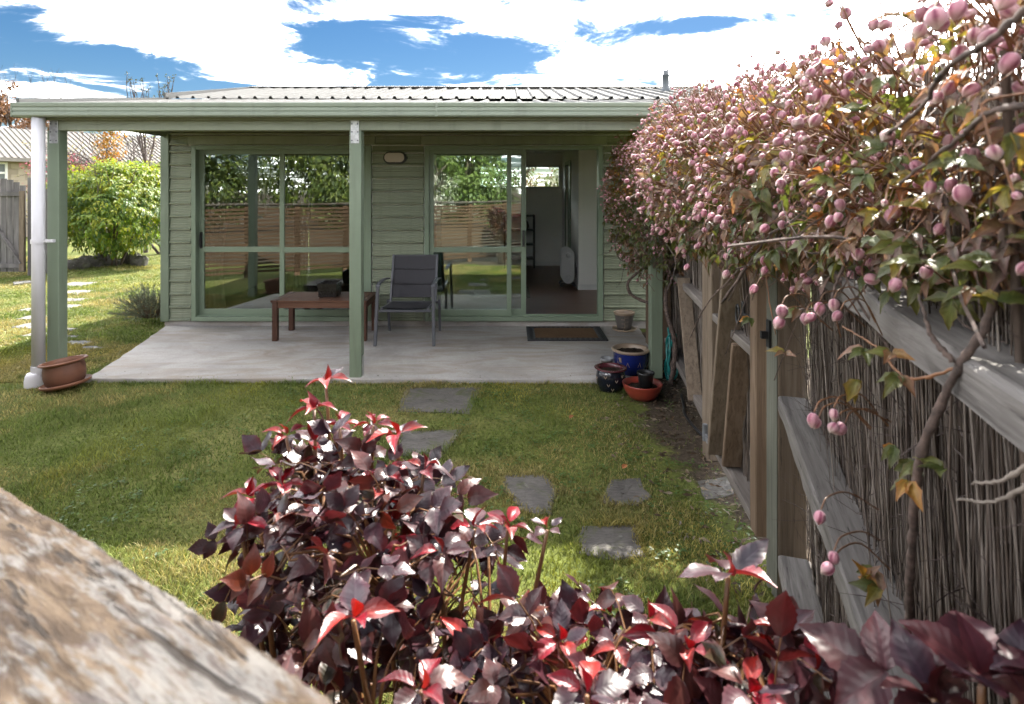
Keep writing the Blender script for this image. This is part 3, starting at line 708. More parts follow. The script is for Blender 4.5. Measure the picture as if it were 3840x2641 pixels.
MB().box(BW[0] + .03, BW[1] - .03, 11.90, 11.905, BW[2] + .03, BW[3] - .03).build('pane', M_GLASS, wn_)
MB().box(.16, .20, 11.885, 11.93, BW[2] + .03, BW[3] - .03).build('mullion', M_ALU, wn_)
m = MB(); m.box(HX0 + .0, HX0 + .14, 9.75, 9.79, 1.22, 2.15); m.box(HX0, HX0 + .14, 10.71, 10.75, 1.22, 2.15); m.box(HX0, HX0 + .14, 9.79, 10.71, 1.22, 1.26); m.box(HX0, HX0 + .14, 9.79, 10.71, 2.11, 2.15)
m2 = MB(); m2.box(HX1 - .15, HX1 - .03, 7.45, 7.49, .2, 2.25); m2.box(HX1 - .15, HX1 - .03, 8.91, 8.95, .2, 2.25); m2.box(HX1 - .15, HX1 - .03, 7.49, 8.91, .2, .24); m2.box(HX1 - .15, HX1 - .03, 7.49, 8.91, 2.21, 2.25)  # right-hand window is an addition out of view, there to brighten the interior
added_window = m2.build('side_window', M_WHITE, H); MB().box(HX1 - .09, HX1 - .085, 7.49, 8.91, .24, 2.21).build('pane', M_GLASS, added_window)
sw_ = m.build('side_window', M_WHITE, H); MB().box(HX0 + .06, HX0 + .065, 9.79, 10.71, 1.26, 2.11).build('pane', M_GLASS, sw_)

# sliding doors
def sash(parent, x0, x1, y, z0, z1, st=.062, zr=(.925, .99), glass=M_GLASS, name='sash'):
    d = .032; m = MB(); e = .0
    m.box(x0, x0 + st, y, y + d, z0, z1); m.box(x1 - st, x1, y, y + d, z0, z1); m.box(x0 + st, x1 - st, y, y + d, z0, z0 + .075); m.box(x0 + st, x1 - st, y, y + d, z1 - .055, z1)
    m.box(x0 + st, x1 - st, y, y + d, zr[0], zr[1])
    o = m.build(name, M_ALU, parent, bevel=.003)
    return o
def panes(parent, x0, x1, y, z0, z1, st=.062, zr=(.925, .99), glass=M_GLASS):
    MB().box(x0 + st - .004, x1 - st + .004, y + .013, y + .018, z0 + .072, zr[0] + .004).build('pane', glass, parent)
    MB().box(x0 + st - .004, x1 - st + .004, y + .013, y + .018, zr[1] - .004, z1 - .052).build('pane', glass, parent)
def unit(a, b, label):
    m = MB()
    m.box(a, a + .055, WY - .018, WY + .125, ZB, ZT); m.box(b - .055, b, WY - .018, WY + .125, ZB, ZT)
    m.box(a + .055, b - .055, WY - .018, WY + .125, ZT - .05, ZT); m.box(a + .055, b - .055, WY - .03, WY + .125, ZB, ZB + .055)
    for k in range(3): m.box(a + .055, b - .055, WY + .012 + .035 * k, WY + .018 + .035 * k, ZB + .055, ZB + .066)
    o = m.build('sliding_door', M_ALU, H, bevel=.003); o['label'] = label
    return o
def handle(parent, x, y, z):
    m = MB(); m.box(x - .016, x + .016, y - .010, y, z - .10, z + .10); m.tube(inter([(x, y - .006, z - .085), (x, y - .032, z - .07), (x, y - .036, z), (x, y - .032, z + .07), (x, y - .006, z + .085)], 4), .009, 8)
    m.lathe([(.0, 0), (.010, 0), (.010, .004), (0, .004)], (x, y - .012, z - .03), 10, Matrix.Rotation(R(90), 3, 'X'))
    return m.build('handle', M_BLACK, parent, bevel=.004)
ul = unit(*DL, 'closed sliding glass door behind the wooden table')
xs = -2.765
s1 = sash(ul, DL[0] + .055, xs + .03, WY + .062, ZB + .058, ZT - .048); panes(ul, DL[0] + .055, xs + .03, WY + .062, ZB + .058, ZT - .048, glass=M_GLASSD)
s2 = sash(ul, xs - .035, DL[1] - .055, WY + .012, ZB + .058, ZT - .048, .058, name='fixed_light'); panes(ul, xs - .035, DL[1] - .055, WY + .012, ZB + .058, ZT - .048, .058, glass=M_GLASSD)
handle(ul, DL[0] + .083, WY + .062, 1.07)
ur = unit(*DR, 'half open sliding glass door beside the doormat')
xf = -.005 - .02
s3 = sash(ur, DR[0] + .055, xf + .045, WY + .012, ZB + .058, ZT - .048, .055, name='fixed_light'); panes(ur, DR[0] + .055, xf + .045, WY + .012, ZB + .058, ZT - .048, .055)
s4 = sash(ur, -.90, .200, WY + .062, ZB + .058, ZT - .048, .062); panes(ur, -.90, .200, WY + .062, ZB + .058, ZT - .048, .062)
handle(ur, .170, WY + .062, 1.09)

# wall lamp
lamp = MB()
def stad(cx, cz, w, h, y0, y1, n=10):
    pts = []; r = h / 2
    for k in range(n + 1):
        a = -math.pi / 2 + math.pi * k / n; pts.append((cx + w / 2 - r + r * math.cos(a), cz + r * math.sin(a)))
    for k in range(n + 1):
        a = math.pi / 2 + math.pi * k / n; pts.append((cx - w / 2 + r + r * math.cos(a), cz + r * math.sin(a)))
    m = MB(); k = len(pts); m.v = [(x, y0, z) for x, z in pts] + [(x, y1, z) for x, z in pts]
    m.f = [(i, (i + 1) % k, k + (i + 1) % k, k + i) for i in range(k)] + [tuple(range(k)), tuple(range(k, 2 * k))[::-1]]; return m
wl_ = stad(-1.385, 2.075, .262, .128, WY - .05, WY - .023).build('wall_lamp', M_BLACK, H, bevel=.01, seg=2)
stad(-1.385, 2.075, .195, .068, WY - .085, WY - .04).build('diffuser', M_LAMP, wl_, bevel=.022, seg=3)
MB().box(-1.262, -1.235, WY - .045, WY - .024, 2.062, 2.088).build('lamp_clip', M_BLACK, wl_)

# veranda: beam, posts, brackets
BY = 5.13
MB().box(-3.985, HX1, BY - .0, BY + .09, 2.215, 2.335).build('veranda_beam', M_SAGE, H, bevel=.004)
MB().box(HX0 + .02, HX1, BY - .04, WY - .01, 2.425, 2.437).build('light_block_soffit', M_SAGE, H)  # flat lining added to block light under the veranda roof
MB().box(HX0 + .04, HX1, BY - .045, BY - .02, 2.30, 2.424).build('fascia', M_SAGE, H)
MB().box(HX0 + .03, HX0 + .06, BY - .015, WY - .01, 2.33, 2.424).build('fascia', M_SAGE, H)
for i, (xc, lb) in enumerate(((-4.02, 'left veranda post beside the white downpipe'), (-1.36, 'middle veranda post with a galvanised strap'), (1.295, 'right veranda post beside the plant pots'))):
    p = MB().box(xc - .052, xc + .052, BY - .006, BY + .098, (.0 if i == 0 else .03), 2.214).build('post', M_POST, H, bevel=.004); p['label'] = lb
    if i == 0: MB().box(xc - .03, xc + .034, BY, BY + .09, 2.215, 2.335).build('post_head', M_POST, p)
    if i < 2:
        bx = xc - .002 + (.012 if i == 0 else 0)
        b = MB().box(bx - .036, bx + .036, BY - .0125, BY - .0065, 2.10, 2.318).build('strap', M_GALV, p, bevel=.001); 
        for zz_ in (2.125, 2.20, 2.27):
            for s_ in (-1, 1):
                MB().lathe([(0, .005), (.005, .004), (.007, 0), (.007, -.002)], (bx + s_ * .025, BY - .0135, zz_), 8, Matrix.Rotation(R(90), 3, 'X')).build('bolt', M_GREYMETAL, p, smooth=True)
    if i > 0:
        MB().box(xc + .0525, xc + .057, BY + .02, BY + .07, .04, .22).build('foot_strap', M_GALV, p)

# gutter with its stepped face, two lengths
def gutter(x0, x1):
    y0, z0 = BY - .165, 2.318
    pr = [(y0 + .12, z0), (y0 + .01, z0), (y0 + .002, z0 + .012), (y0 + .002, z0 + .034), (y0 + .010, z0 + .038), (y0 + .010, z0 + .044), (y0 + .004, z0 + .050), (y0 + .004, z0 + .074), (y0 + .011, z0 + .079), (y0 + .004, z0 + .086), (y0 + .001, z0 + .112), (y0 + .006, z0 + .120), (y0 + .014, z0 + .118), (y0 + .014, z0 + .008), (y0 + .108, z0 + .008), (y0 + .108, z0 + .105), (y0 + .12, z0 + .105)]
    return MB().extrude_x(pr, x0, x1)
gu = gutter(HX0 - .02, -.62).build('gutter', M_GUTTER, H); gutter(-.617, HX1).build('gutter', M_GUTTER, H)
MB().box(HX0 - .026, HX0 - .0205, BY - .167, BY - .04, 2.314, 2.440).build('end_cap', M_GUTTER, gu)
MB().box(-.635, -.6175, BY - .1665, BY - .162, 2.316, 2.437).build('joint_strip', M_GUTTER, gu)
# downpipe
px_, py_ = -4.075, 5.035
dp = MB().tube([(px_, py_, .13), (px_, py_, 2.325)], .049, 24).build('downpipe', M_WHITEPIPE, H, smooth=True, bevel=0)
m = MB().lathe([(.051, -.018), (.056, -.018), (.056, .018), (.051, .018)], (px_, py_, 1.245), 24); m.box(px_ + .05, px_ + .14, py_ - .012, py_ + .012, 1.238, 1.262); m.build('pipe_clip', M_WHITEPIPE, dp)
MB().lathe([(.049, .10), (.054, .10), (.054, .17), (.049, .17)], (px_, py_, 0), 24).build('pipe_socket', M_WHITEPIPE, dp)
MB().lathe([(.070, -.05), (.070, .055), (.066, .07), (.064, .09), (.05, .115), (.02, .12), (0, .12)], (px_ - .02, py_ - .02, 0), 28).build('drain_hub', M_WHITEPIPE, dp, smooth=True)

# roof
def sheet(x0, nrib, y0, z0, y1, z1, pitch):
    m = MB(); n = nrib; t = Vector((0, y1 - y0, z1 - z0)).normalized(); nrm = Vector((0, -t.z, t.y))
    prof = []
    for i in range(n):
        a = x0 + i * pitch
        prof += [(a + .002, 0), (a + pitch * .30, 0), (a + pitch * .34, .004), (a + pitch * .38, 0), (a + pitch * .66, 0), (a + pitch * .74, .030), (a + pitch * .86, .030), (a + pitch * .94, 0)]
    prof.append((x0 + n * pitch, 0))
    k = len(prof)
    for th in (0, -.0012):
        for (yy, zz_) in ((y0, z0), (y1, z1)):
            for (x, h) in prof: m.v.append((x, yy + nrm.y * (h + th), zz_ + nrm.z * (h + th)))
    for i in range(k - 1):
        m.f.append((i, i + 1, k + i + 1, k + i)); m.f.append((2 * k + i, 3 * k + i, 3 * k + i + 1, 2 * k + i + 1)); m.f.append((i, 2 * k + i, 2 * k + i + 1, i + 1))
    return m
roof = MB().box(HX0 + .02, HX1 - .02, 9.52, 9.68, 3.30, 3.335).build('roof', M_ROOF, H)
RP = (HX1 - HX0) / 38
for i in range(10):
    nr = 4 if i < 9 else 2; x = HX0 + i * 4 * RP
    sheet(x, nr, 5.02, 2.412, 7.32, 2.80, RP).build('roof_sheet', M_ROOF, roof)
    sheet(x, nr, 7.15, 2.808, 9.60, 3.345, RP).build('roof_sheet', M_ROOF, roof)
MB().add([(HX0, 9.60, 3.347), (HX1, 9.60, 3.347), (HX1, 12.9, 2.66), (HX0, 12.9, 2.66)], [(0, 1, 2, 3)]).build('rear_roof_sheet', M_ROOF, roof)  # unseen rear overhang lengthened to keep sun off the room floor
rc = MB()
pr = [(9.44, 3.356), (9.45, 3.362), (9.585, 3.388), (9.60, 3.395), (9.615, 3.388), (9.75, 3.36), (9.75, 3.355), (9.60, 3.383)]
rc.extrude_x(pr, HX0 - .005, HX1 + .005).build('ridge_cap', paint('ridge_steel', (.16, .16, .155), .4, .1), roof)
for x in (HX0 - .012, HX1 - .02):
    ba = MB()
    ba.add([(x, 5.0, 2.405), (x + .03, 5.0, 2.405), (x + .03, 5.0, 2.478), (x, 5.0, 2.478), (x, 7.2, 2.755), (x + .03, 7.2, 2.755), (x + .03, 7.2, 2.828), (x, 7.2, 2.828)], [(0, 1, 2, 3), (7, 6, 5, 4), (0, 4, 5, 1), (3, 2, 6, 7), (0, 3, 7, 4), (1, 5, 6, 2)])
    ba.add([(x, 7.13, 2.80), (x + .03, 7.13, 2.80), (x + .03, 7.13, 2.872), (x, 7.13, 2.872), (x, 9.6, 3.31), (x + .03, 9.6, 3.31), (x + .03, 9.6, 3.385), (x, 9.6, 3.385)], [(0, 1, 2, 3), (7, 6, 5, 4), (0, 4, 5, 1), (3, 2, 6, 7), (0, 3, 7, 4), (1, 5, 6, 2)])
    ba.build('barge_flashing', M_ROOF, roof)
vx_, vy_ = 2.33, 8.7; vz_ = 3.16
vp = MB().lathe([(.075, -.06), (.075, .02), (.055, .04), (.052, .22), (.060, .225), (.060, .245), (.045, .25), (.040, .30), (.034, .305)], (vx_, vy_, vz_), 18).build('vent_pipe', paint('vent_pipe_grey', (.09, .10, .11), .5, .1), roof, smooth=True)
m = MB()
for k in range(6):
    a = k * math.pi / 3; m.tube([(vx_ + .036 * math.cos(a), vy_ + .036 * math.sin(a), vz_ + .30), (vx_ + .034 * math.cos(a), vy_ + .034 * math.sin(a), vz_ + .36), (vx_, vy_, vz_ + .375)], .007, 5)
m.build('vent_cowl', M_GREYMETAL, roof)

# ------------------------------------------------------------------ things indoors
# oil heater
hx, hy, hz = .93, 9.45, .13
t = thing('oil_heater', 'white oil filled column heater on the wooden floor inside the open door', 'heater', (hx, hy, hz))
for k in range(7):
    pts = []
    for a in range(17):
        th = math.pi * a / 16; pts.append((hx + .085 * math.cos(th), hz + .52 + .085 * math.sin(th)))
    for a in range(17):
        th = math.pi + math.pi * a / 16; pts.append((hx + .085 * math.cos(th), hz + .16 + .085 * math.sin(th)))
    m = MB(); n = len(pts); y0 = hy - .20 + k * .06
    m.v = [(x, y0, z) for x, z in pts] + [(x, y0 + .035, z) for x, z in pts]; m.f = [(i, (i + 1) % n, n + (i + 1) % n, n + i) for i in range(n)] + [tuple(range(n)), tuple(range(n, 2 * n))[::-1]]
    f_ = m.build('fin', M_HEATER, t, bevel=.012, seg=2)
for zz_ in (.16, .52):
    MB().lathe([(0, .03), (.03, .03), (.042, .015), (.042, 0)], (hx, hy - .20, hz + zz_), 20, Matrix.Rotation(R(90), 3, 'X')).build('boss', M_HEATER, t, smooth=True)
for s_ in (-1, 1):
    m = MB().beam((hx, hy - .12 if s_ < 0 else hy + .12, hz + .05), (hx + .001, hy - .1195 if s_ < 0 else hy + .1205, hz + .075), .2, .03)
    m = MB().box(hx - .115, hx + .115, hy + s_ * .12 - .012, hy + s_ * .12 + .012, hz + .045, hz + .068); m.build('foot', M_BLACK, t)
    for e in (-1, 1): MB().tube([(hx + e * .10, hy + s_ * .12 - .015, hz + .026), (hx + e * .10, hy + s_ * .12 + .015, hz + .026)], .026, 14).build('castor', M_BLACK, t)
MB().tube(inter([(hx + .07, hy - .1, .2), (hx + .11, hy - .15, .3), (hx + .12, hy - .05, .45), (1.056, hy - .1, .50)], 6), .005, 6).build('power_cord', M_BLACK, t)
o = MB().box(1.056, 1.069, hy - .16, hy - .05, .45, .56).build('wall_socket', M_WHITE); tag(o, 'white power socket on the wall behind the heater', 'socket')
# black shelf
t = thing('shelf_unit', 'black metal shelf standing against the rear wall of the room', 'shelf', (.15, 11.7, .13))
m = MB()
for x in (-.12, .47):
    for y in (11.5, 11.82): MB().box(x, x + .03, y, y + .03, .13, 1.18).build('leg', M_BLACK, t)
for zz_ in (.30, .58, .86, 1.15): MB().box(-.09, .47, 11.5, 11.85, zz_, zz_ + .025).build('shelf', M_BLACK, t)
o = MB().lathe([(0, 0), (.05, 0), (.09, .06), (.07, .15), (.03, .2), (.035, .22)], (.3, 11.66, .885), 20).build('vase', paint('bronze_glaze', (.05, .025, .015), .35), smooth=True); tag(o, 'small dark vase on the black shelf indoors', 'vase')
o = MB().box(-.55, .30, 8.4, 9.3, .131, .139).build('rug', paint('rug_wool', (.17, .15, .13), .95, .2, 9, .5)); tag(o, 'grey brown rug on the floor behind the glass door', 'rug')
# curtains
def m_curt():
    a = NT('curtain_cloth'); n = a.noise(a.coord(scale=(40, 40, 200)), 1, 2); a.bsdf(a.ramp(n, [(.3, (.42, .40, .33)), (.7, (.52, .50, .42))]), .9, a.bump(n, .2, .002), trans=(.5, .48, .4, 1), transf=.35); return a.m
M_CURT = m_curt()
def curtain(x0, x1, label, folds, pinch=0):
    m = MB(); nx_, nz = folds * 8, 14
    for j in range(nz + 1):
        zf = j / nz; zq = .18 + (2.2 - .18) * zf; pin = 1 - pinch * math.exp(-((zf - .25) / .3) ** 2)
        for i in range(nx_ + 1):
            u = i / nx_; m.v.append((x0 + (x1 - x0) * u * pin, 7.30 + .028 * math.sin(u * folds * 6.283 + zf) * (1.2 - .3 * zf) + .01 * math.sin(9 * zf + i), zq))
    for j in range(nz):
        for i in range(nx_): a = j * (nx_ + 1) + i; m.f.append((a, a + 1, a + nx_ + 2, a + nx_ + 1))
    o = m.build('curtain', M_CURT, smooth=True); tag(o, label, 'curtain', 'cream curtains behind the left sliding door')
curtain(-3.78, -3.50, 'cream curtain drawn aside at the left edge of the left glass door', 4, .35)
curtain(-2.72, -2.48, 'cream curtain hanging in the middle of the left glass door', 4, .3)

# ================================================================== patio furniture
PZ = .04
t = thing('coffee_table', 'low dark stained slatted wooden table on the patio', 'table', (-2.08, 6.59, PZ))
tx0, tx1, ty0, ty1, tz = -2.60, -1.545, 6.32, 6.88, .485
for x, y in ((tx0 + .012, ty0 + .012), (tx1 - .072, ty0 + .012), (tx0 + .012, ty1 - .072), (tx1 - .072, ty1 - .072)):
    MB().box(x, x + .058, y, y + .058, PZ, tz - .022).build('leg', M_TABLEV, t, bevel=.004)
MB().box(tx0 + .07, tx1 - .07, ty0 + .02, ty0 + .042, tz - .085, tz - .022).build('apron', M_TABLE, t, bevel=.003)
MB().box(tx0 + .07, tx1 - .07, ty1 - .042, ty1 - .02, tz - .085, tz - .022).build('apron', M_TABLE, t, bevel=.003)
for x in (tx0 + .02, tx1 - .042): MB().box(x, x + .022, ty0 + .07, ty1 - .07, tz - .085, tz - .022).build('apron', M_TABLE, t, bevel=.003)
for x in (tx0, tx1 - .07): MB().box(x, x + .07, ty0, ty1, tz - .021, tz).build('end_rail', M_TABLEV, t, bevel=.004)
ns = 8; wv = (ty1 - ty0) / ns
for k in range(ns): MB().box(tx0 + .073, tx1 - .073, ty0 + k * wv + .004, ty0 + (k + 1) * wv - .004, tz - .021, tz - .001).build('slat', M_TABLE, t, bevel=.003)
# square planter
cx_, cy_ = -2.045, 6.62
m = MB(); a = .108; b = .098; zt = tz + .155
m.v = [(cx_ + sx * r_, cy_ + sy * r_, z_) for r_, z_ in ((b, tz), (a, zt), (a - .014, zt), (a - .02, tz + .02)) for sx, sy in ((-1, -1), (1, -1), (1, 1), (-1, 1))]
for r_ in range(3):
    for k in range(4): m.f.append((r_ * 4 + k, r_ * 4 + (k + 1) % 4, (r_ + 1) * 4 + (k + 1) % 4, (r_ + 1) * 4 + k))
m.f += [(3, 2, 1, 0), (12, 13, 14, 15)]
o = m.build('square_planter', paint('black_glaze', (.014, .012, .011), .25, .2, 6, .05), bevel=.003); tag(o, 'small empty black square planter on the wooden table', 'planter')
# sling armchair
def m_sling():
    a = NT('sling_mesh'); w1 = a.noise(a.coord(scale=(450, 450, 450)), 1, 2); n = a.noise(a.coord(), 4, 3)
    a.bsdf(a.mix(a.ramp(w1, [(.35, (0, 0, 0)), (.65, (1, 1, 1))]), (.024, .023, .028, 1), (.052, .05, .058, 1)), .75, a.bump(w1, .4, .002)); return a.m
M_SLING = m_sling()
t = thing('garden_chair', 'grey metal armchair with charcoal mesh seat and back', 'chair', (-1.11, 6.45, PZ))
xl, xr = -1.405, -.815; fy, by = 6.15, 6.78; seat_z = .43
def bar(name, pts, w, h, mt=M_GREYMETAL, up=Vector((0, 0, 1))):
    m = MB()
    for i in range(len(pts) - 1): m.beam(pts[i], pts[i + 1], w, h, up)
    return m.build(name, mt, t, bevel=.004)
for x, s_ in ((xl, -1), (xr, 1)):
    bar('leg', [(x + s_ * .015, fy - .01, PZ), (x, fy + .05, .65)], .034, .026, up=Vector((0, 1, 0)))
    bar('leg', [(x + s_ * .0, by + .03, PZ), (x, by - .06, .42)], .03, .026, up=Vector((0, 1, 0)))
    ar = inter([(x, fy + .045, .652), (x, fy + .12, .68), (x, fy + .32, .69), (x, by - .04, .665)], 5)
    bar('arm_rest', ar, .046, .018)
    bar('back_upright', [(x - s_ * .038, by - .10, .40), (x - s_ * .038, by + .085, .925)], .026, .03, up=Vector((0, 1, 0)))
    bar('seat_rail', [(x - s_ * .05, fy + .02, seat_z), (x - s_ * .05, by - .08, seat_z - .035)], .03, .026)
bar('cross_bar', [(xl + .017, fy + .025, .405), (xr - .017, fy + .025, .405)], .026, .026)
bar('cross_bar', [(xl + .015, by - .05, .39), (xr - .015, by - .05, .39)], .026, .026)
bar('top_bar', [(xl + .052, by + .084, .915), (xr - .052, by + .084, .915)], .018, .018)
def slab(name, p00, p10, p01, sagv, n=8, th=.012):
    m = MB(); p00, p10, p01 = map(Vector, (p00, p10, p01)); nrm = (p10 - p00).cross(p01 - p00).normalized()
    for s_ in (0, 1):
        for j in range(n + 1):
            for i in range(n + 1):
                u, v = i / n, j / n; p = p00 + (p10 - p00) * u + (p01 - p00) * v + nrm * (sagv * math.sin(math.pi * u) * (.6 + .4 * math.sin(math.pi * v)) - th * s_)
                m.v.append(tuple(p))
    q = (n + 1) ** 2
    for j in range(n):
        for i in range(n):
            a = j * (n + 1) + i; m.f += [(a, a + 1, a + n + 2, a + n + 1), (q + a, q + a + n + 1, q + a + n + 2, q + a + 1)]
    return m.build(name, M_SLING, t, smooth=True)
bk = slab('backrest', (xl + .048, by - .085, .455), (xr - .048, by - .085, .455), (xl + .048, by + .078, .915), -.012)
for zz_ in (.60, .765):
    yy = by - .085 + (zz_ - .455) / .46 * .163 - .006; MB().tube([(xl + .06, yy - .002, zz_), (xr - .06, yy - .002, zz_)], .0045, 6).build('seam', M_SLING, bk)
slab('seat', (xl + .062, fy + .02, seat_z + .012), (xr - .062, fy + .02, seat_z + .012), (xl + .062, by - .09, seat_z - .022), -.02)
# doormat
def m_coir():
    a = NT('coir'); n = a.noise(a.coord(), 160, 3, .7); g = a.noise(a.coord(), 5, 4)
    a.bsdf(a.mix(a.ramp(g, [(.35, (0, 0, 0)), (.7, (.6, .6, .6))]), a.ramp(n, [(.3, (.075, .042, .022)), (.7, (.21, .13, .075))]), (.10, .06, .035, 1)), .95, a.bump(n, .8, .006), spec=.1); return a.m
t = thing('doormat', 'coir doormat with ornate black rubber border by the open door', 'doormat', (.62, 6.66, PZ))
mx0, mx1, my0, my1 = .195, 1.075, 6.345, 6.965
m = frame_y(MB(), mx0, mx1, my0, my1, 0, 1, .09)
m.v = [(x, z_, PZ + .001 + y * .013) for x, y, z_ in m.v]; m.f = [f[::-1] for f in m.f]
M_RUBBER = paint('black_rubber', (.016, .017, .02), .6, .2, 20, .3)
br = m.build('border', M_RUBBER, t)
for k in range(15):
    x = mx0 + .045 + k * (mx1 - mx0 - .09) / 14
    for y in (my0 + .045, my1 - .045):
        MB().lathe([(.030, 0), (.030, .004), (.022, .006), (.018, .003), (.010, .003), (.006, .007), (0, .007)], (x, y, PZ + .0135), 10).build('rosette', M_RUBBER, br)
for k in range(1, 9):
    y = my0 + .045 + k * (my1 - my0 - .09) / 9
    for x in (mx0 + .045, mx1 - .045):
        MB().lathe([(.030, 0), (.030, .004), (.022, .006), (.018, .003), (.010, .003), (.006, .007), (0, .007)], (x, y, PZ + .0135), 10).build('rosette', M_RUBBER, br)
MB().box(mx0 + .092, mx1 - .092, my0 + .092, my1 - .092, PZ + .001, PZ + .017).build('coir_pile', m_coir(), t, bevel=.003)

# ================================================================== pots
def m_glaze(name, base, dark, rough=.22, scale=5.0):
    a = NT(name); c = a.coord(); n = a.noise(c, scale, 5, .6, .4); s_ = a.noise(a.coord(scale=(2, 2, 22)), 2.2, 3)
    col = a.mix(a.ramp(n, [(.35, (0, 0, 0)), (.72, (.8, .8, .8))]), base, dark); col = a.mix(a.ramp(s_, [(.5, (0, 0, 0)), (.8, (.3, .3, .3))]), col, dark)
    a.bsdf(col, rough, a.bump(a.math('ADD', n, s_), .12, .004), spec=.55, coat=.2 if rough < .35 else 0.0); return a.m
M_TERRA = m_glaze('terracotta', (.13, .048, .024, 1), (.06, .024, .014, 1), .65)
M_TERRAR = m_glaze('terracotta_rim', (.19, .075, .038, 1), (.10, .04, .022, 1), .6)
M_BLUE = m_glaze('blue_glaze', (.012, .022, .14, 1), (.006, .009, .05, 1), .18)
M_NAVY = m_glaze('navy_glaze', (.010, .012, .024, 1), (.005, .006, .010, 1), .15)
M_BURG = m_glaze('burgundy_glaze', (.10, .018, .025, 1), (.045, .012, .016, 1), .25)
M_CREAM = m_glaze('cream_glaze', (.36, .27, .19, 1), (.22, .16, .11, 1), .4)
M_RED = m_glaze('red_glaze', (.30, .045, .028, 1), (.16, .03, .022, 1), .28)
M_GREYP = m_glaze('grey_stoneware', (.10, .09, .08, 1), (.06, .052, .046, 1), .5)
def m_soil():
    a = NT('potting_soil'); n = a.noise(a.coord(), 120, 4, .7); a.bsdf(a.ramp(n, [(.3, (.010, .007, .005)), (.7, (.06, .045, .032))]), .95, a.bump(n, 1.0, .01), spec=.1); return a.m
M_SOIL = m_soil()
I3 = Matrix.Identity(3)
def pot(name, label, c, prof_out, prof_rim, soil_r, soil_z, mo, mr, mat3=I3, cat='plant pot'):
    t = thing(name, label, cat, c)
    MB().lathe(prof_out, c, 40, mat3).build('body', mo, t, smooth=True)
    MB().lathe(prof_rim, c, 40, mat3).build('rim', mr, t, smooth=True)
    if soil_r:
        m = MB(); rs_ = random.Random(5); n = 28; rings = [0.02, .3, .6, .85, 1.0]
        for r_ in rings:
            for k in range(n):
                a = 6.283 * k / n; p = Vector((soil_r * r_ * math.cos(a), soil_r * r_ * math.sin(a), soil_z + rs_.uniform(-.006, .006))); m.v.append(tuple(Vector(c) + mat3 @ p))
        for i in range(4):
            for k in range(n): m.f.append((i * n + k, i * n + (k + 1) % n, (i + 1) * n + (k + 1) % n, (i + 1) * n + k))
        m.build('soil', M_SOIL, t)
    return t
# terracotta bowl with saucer, tipped on the patio edge
Tm = Euler((R(-1), R(-8), 0)).to_matrix() @ Matrix.Scale(.93, 3); tc_ = Vector((-3.755, 4.93, .045))
t = thing('terracotta_pot', 'empty brown terracotta pot tilted in its saucer at the patio corner', 'plant pot', tc_)
MB().lathe([(0, .012), (.138, .012), (.152, .035), (.162, .09), (.160, .15), (.152, .190), (.152, .198)], tc_, 44, Tm).build('body', M_TERRA, t, smooth=True)
MB().lathe([(.150, .190), (.162, .193), (.184, .206), (.186, .214), (.178, .220), (.160, .218), (.152, .212), (.145, .190), (.148, .10), (.135, .03), (0, .025)], tc_, 44, Tm).build('rim', M_TERRAR, t, smooth=True)
MB().lathe([(0, -.008), (.165, -.008), (.192, .006), (.197, .026), (.190, .030), (.182, .022), (.165, .008), (0, .006)], tc_, 44, Tm).build('saucer', M_TERRAR, t, smooth=True)
# blue pot
c = Vector((1.095, 5.27, .0)); c.z = PZ
t = pot('blue_pot', 'large cobalt blue glazed pot with cream rim against the right post', c, [(0, 0), (.115, 0), (.125, .01), (.145, .07), (.155, .14), (.156, .195)], [(.154, .192), (.166, .198), (.174, .208), (.172, .218), (.158, .222), (.146, .218), (.138, .205), (.130, .17)], .136, .185, M_BLUE, M_CREAM)
def mark(t, c, pts, w, r_fun, mat, name='painted_mark', zoff=.0):
    """thin raised stroke on a pot face; pts are (angle, height)"""
    m = MB(); P = [Vector(c) + Vector((r_fun(z_) * math.cos(a), r_fun(z_) * math.sin(a), z_)) for a, z_ in pts]; m.tube(P, w, 6).build(name, mat, t)
rb = lambda z_: .126 + .032 * min(1, z_ / .15)
for a0 in (-1.95, -1.25, -2.6):
    mark(t, c, [(a0 - .10, .085), (a0, .125), (a0 + .10, .085)], .0035, rb, M_CREAM)
for a0 in (-2.35, -2.42): mark(t, c, [(a0, .12), (a0 - .03, .16)], .006, rb, M_CREAM)
# navy pot
c = Vector((.855, 4.93, 0))
t = pot('navy_pot', 'dark navy glazed pot with burgundy rim and small leaf marks', c, [(0, 0), (.085, 0), (.095, .012), (.118, .06), (.125, .11), (.118, .155), (.110, .172)], [(.108, .170), (.116, .176), (.136, .184), (.138, .190), (.128, .194), (.108, .193), (.100, .180), (.098, .16)], .102, .162, M_NAVY, M_BURG)
rn = lambda z_: .096 + .030 * math.sin(min(1, z_ / .12) * 1.57)
for a0, z0 in ((-2.1, .125), (-1.35, .095), (-1.9, .06), (-2.9, .10), (-.9, .13), (-1.6, .022)):
    for da in (-.09, .09): mark(t, c, [(a0 + da, z0 + .02), (a0, z0)], .0028, rn, M_CREAM)
# red bowl with the black nursery pot in it
c = Vector((1.075, 4.72, 0))
pot('red_bowl', 'shallow glossy red bowl planter on the bare soil', c, [(0, 0), (.075, 0), (.10, .012), (.135, .055), (.152, .095), (.158, .120)], [(.157, .118), (.161, .126), (.157, .131), (.150, .128), (.140, .09), (.135, .07)], .142, .085, M_RED, M_RED, cat='bowl')
c = Vector((1.105, 4.735, .088))
pot('nursery_pot', 'black plastic nursery pot standing in the red bowl', c, [(0, 0), (.052, 0), (.064, .105)], [(.063, .104), (.070, .106), (.070, .122), (.066, .123), (.063, .10)], .063, .09, M_BLACK, M_BLACK)
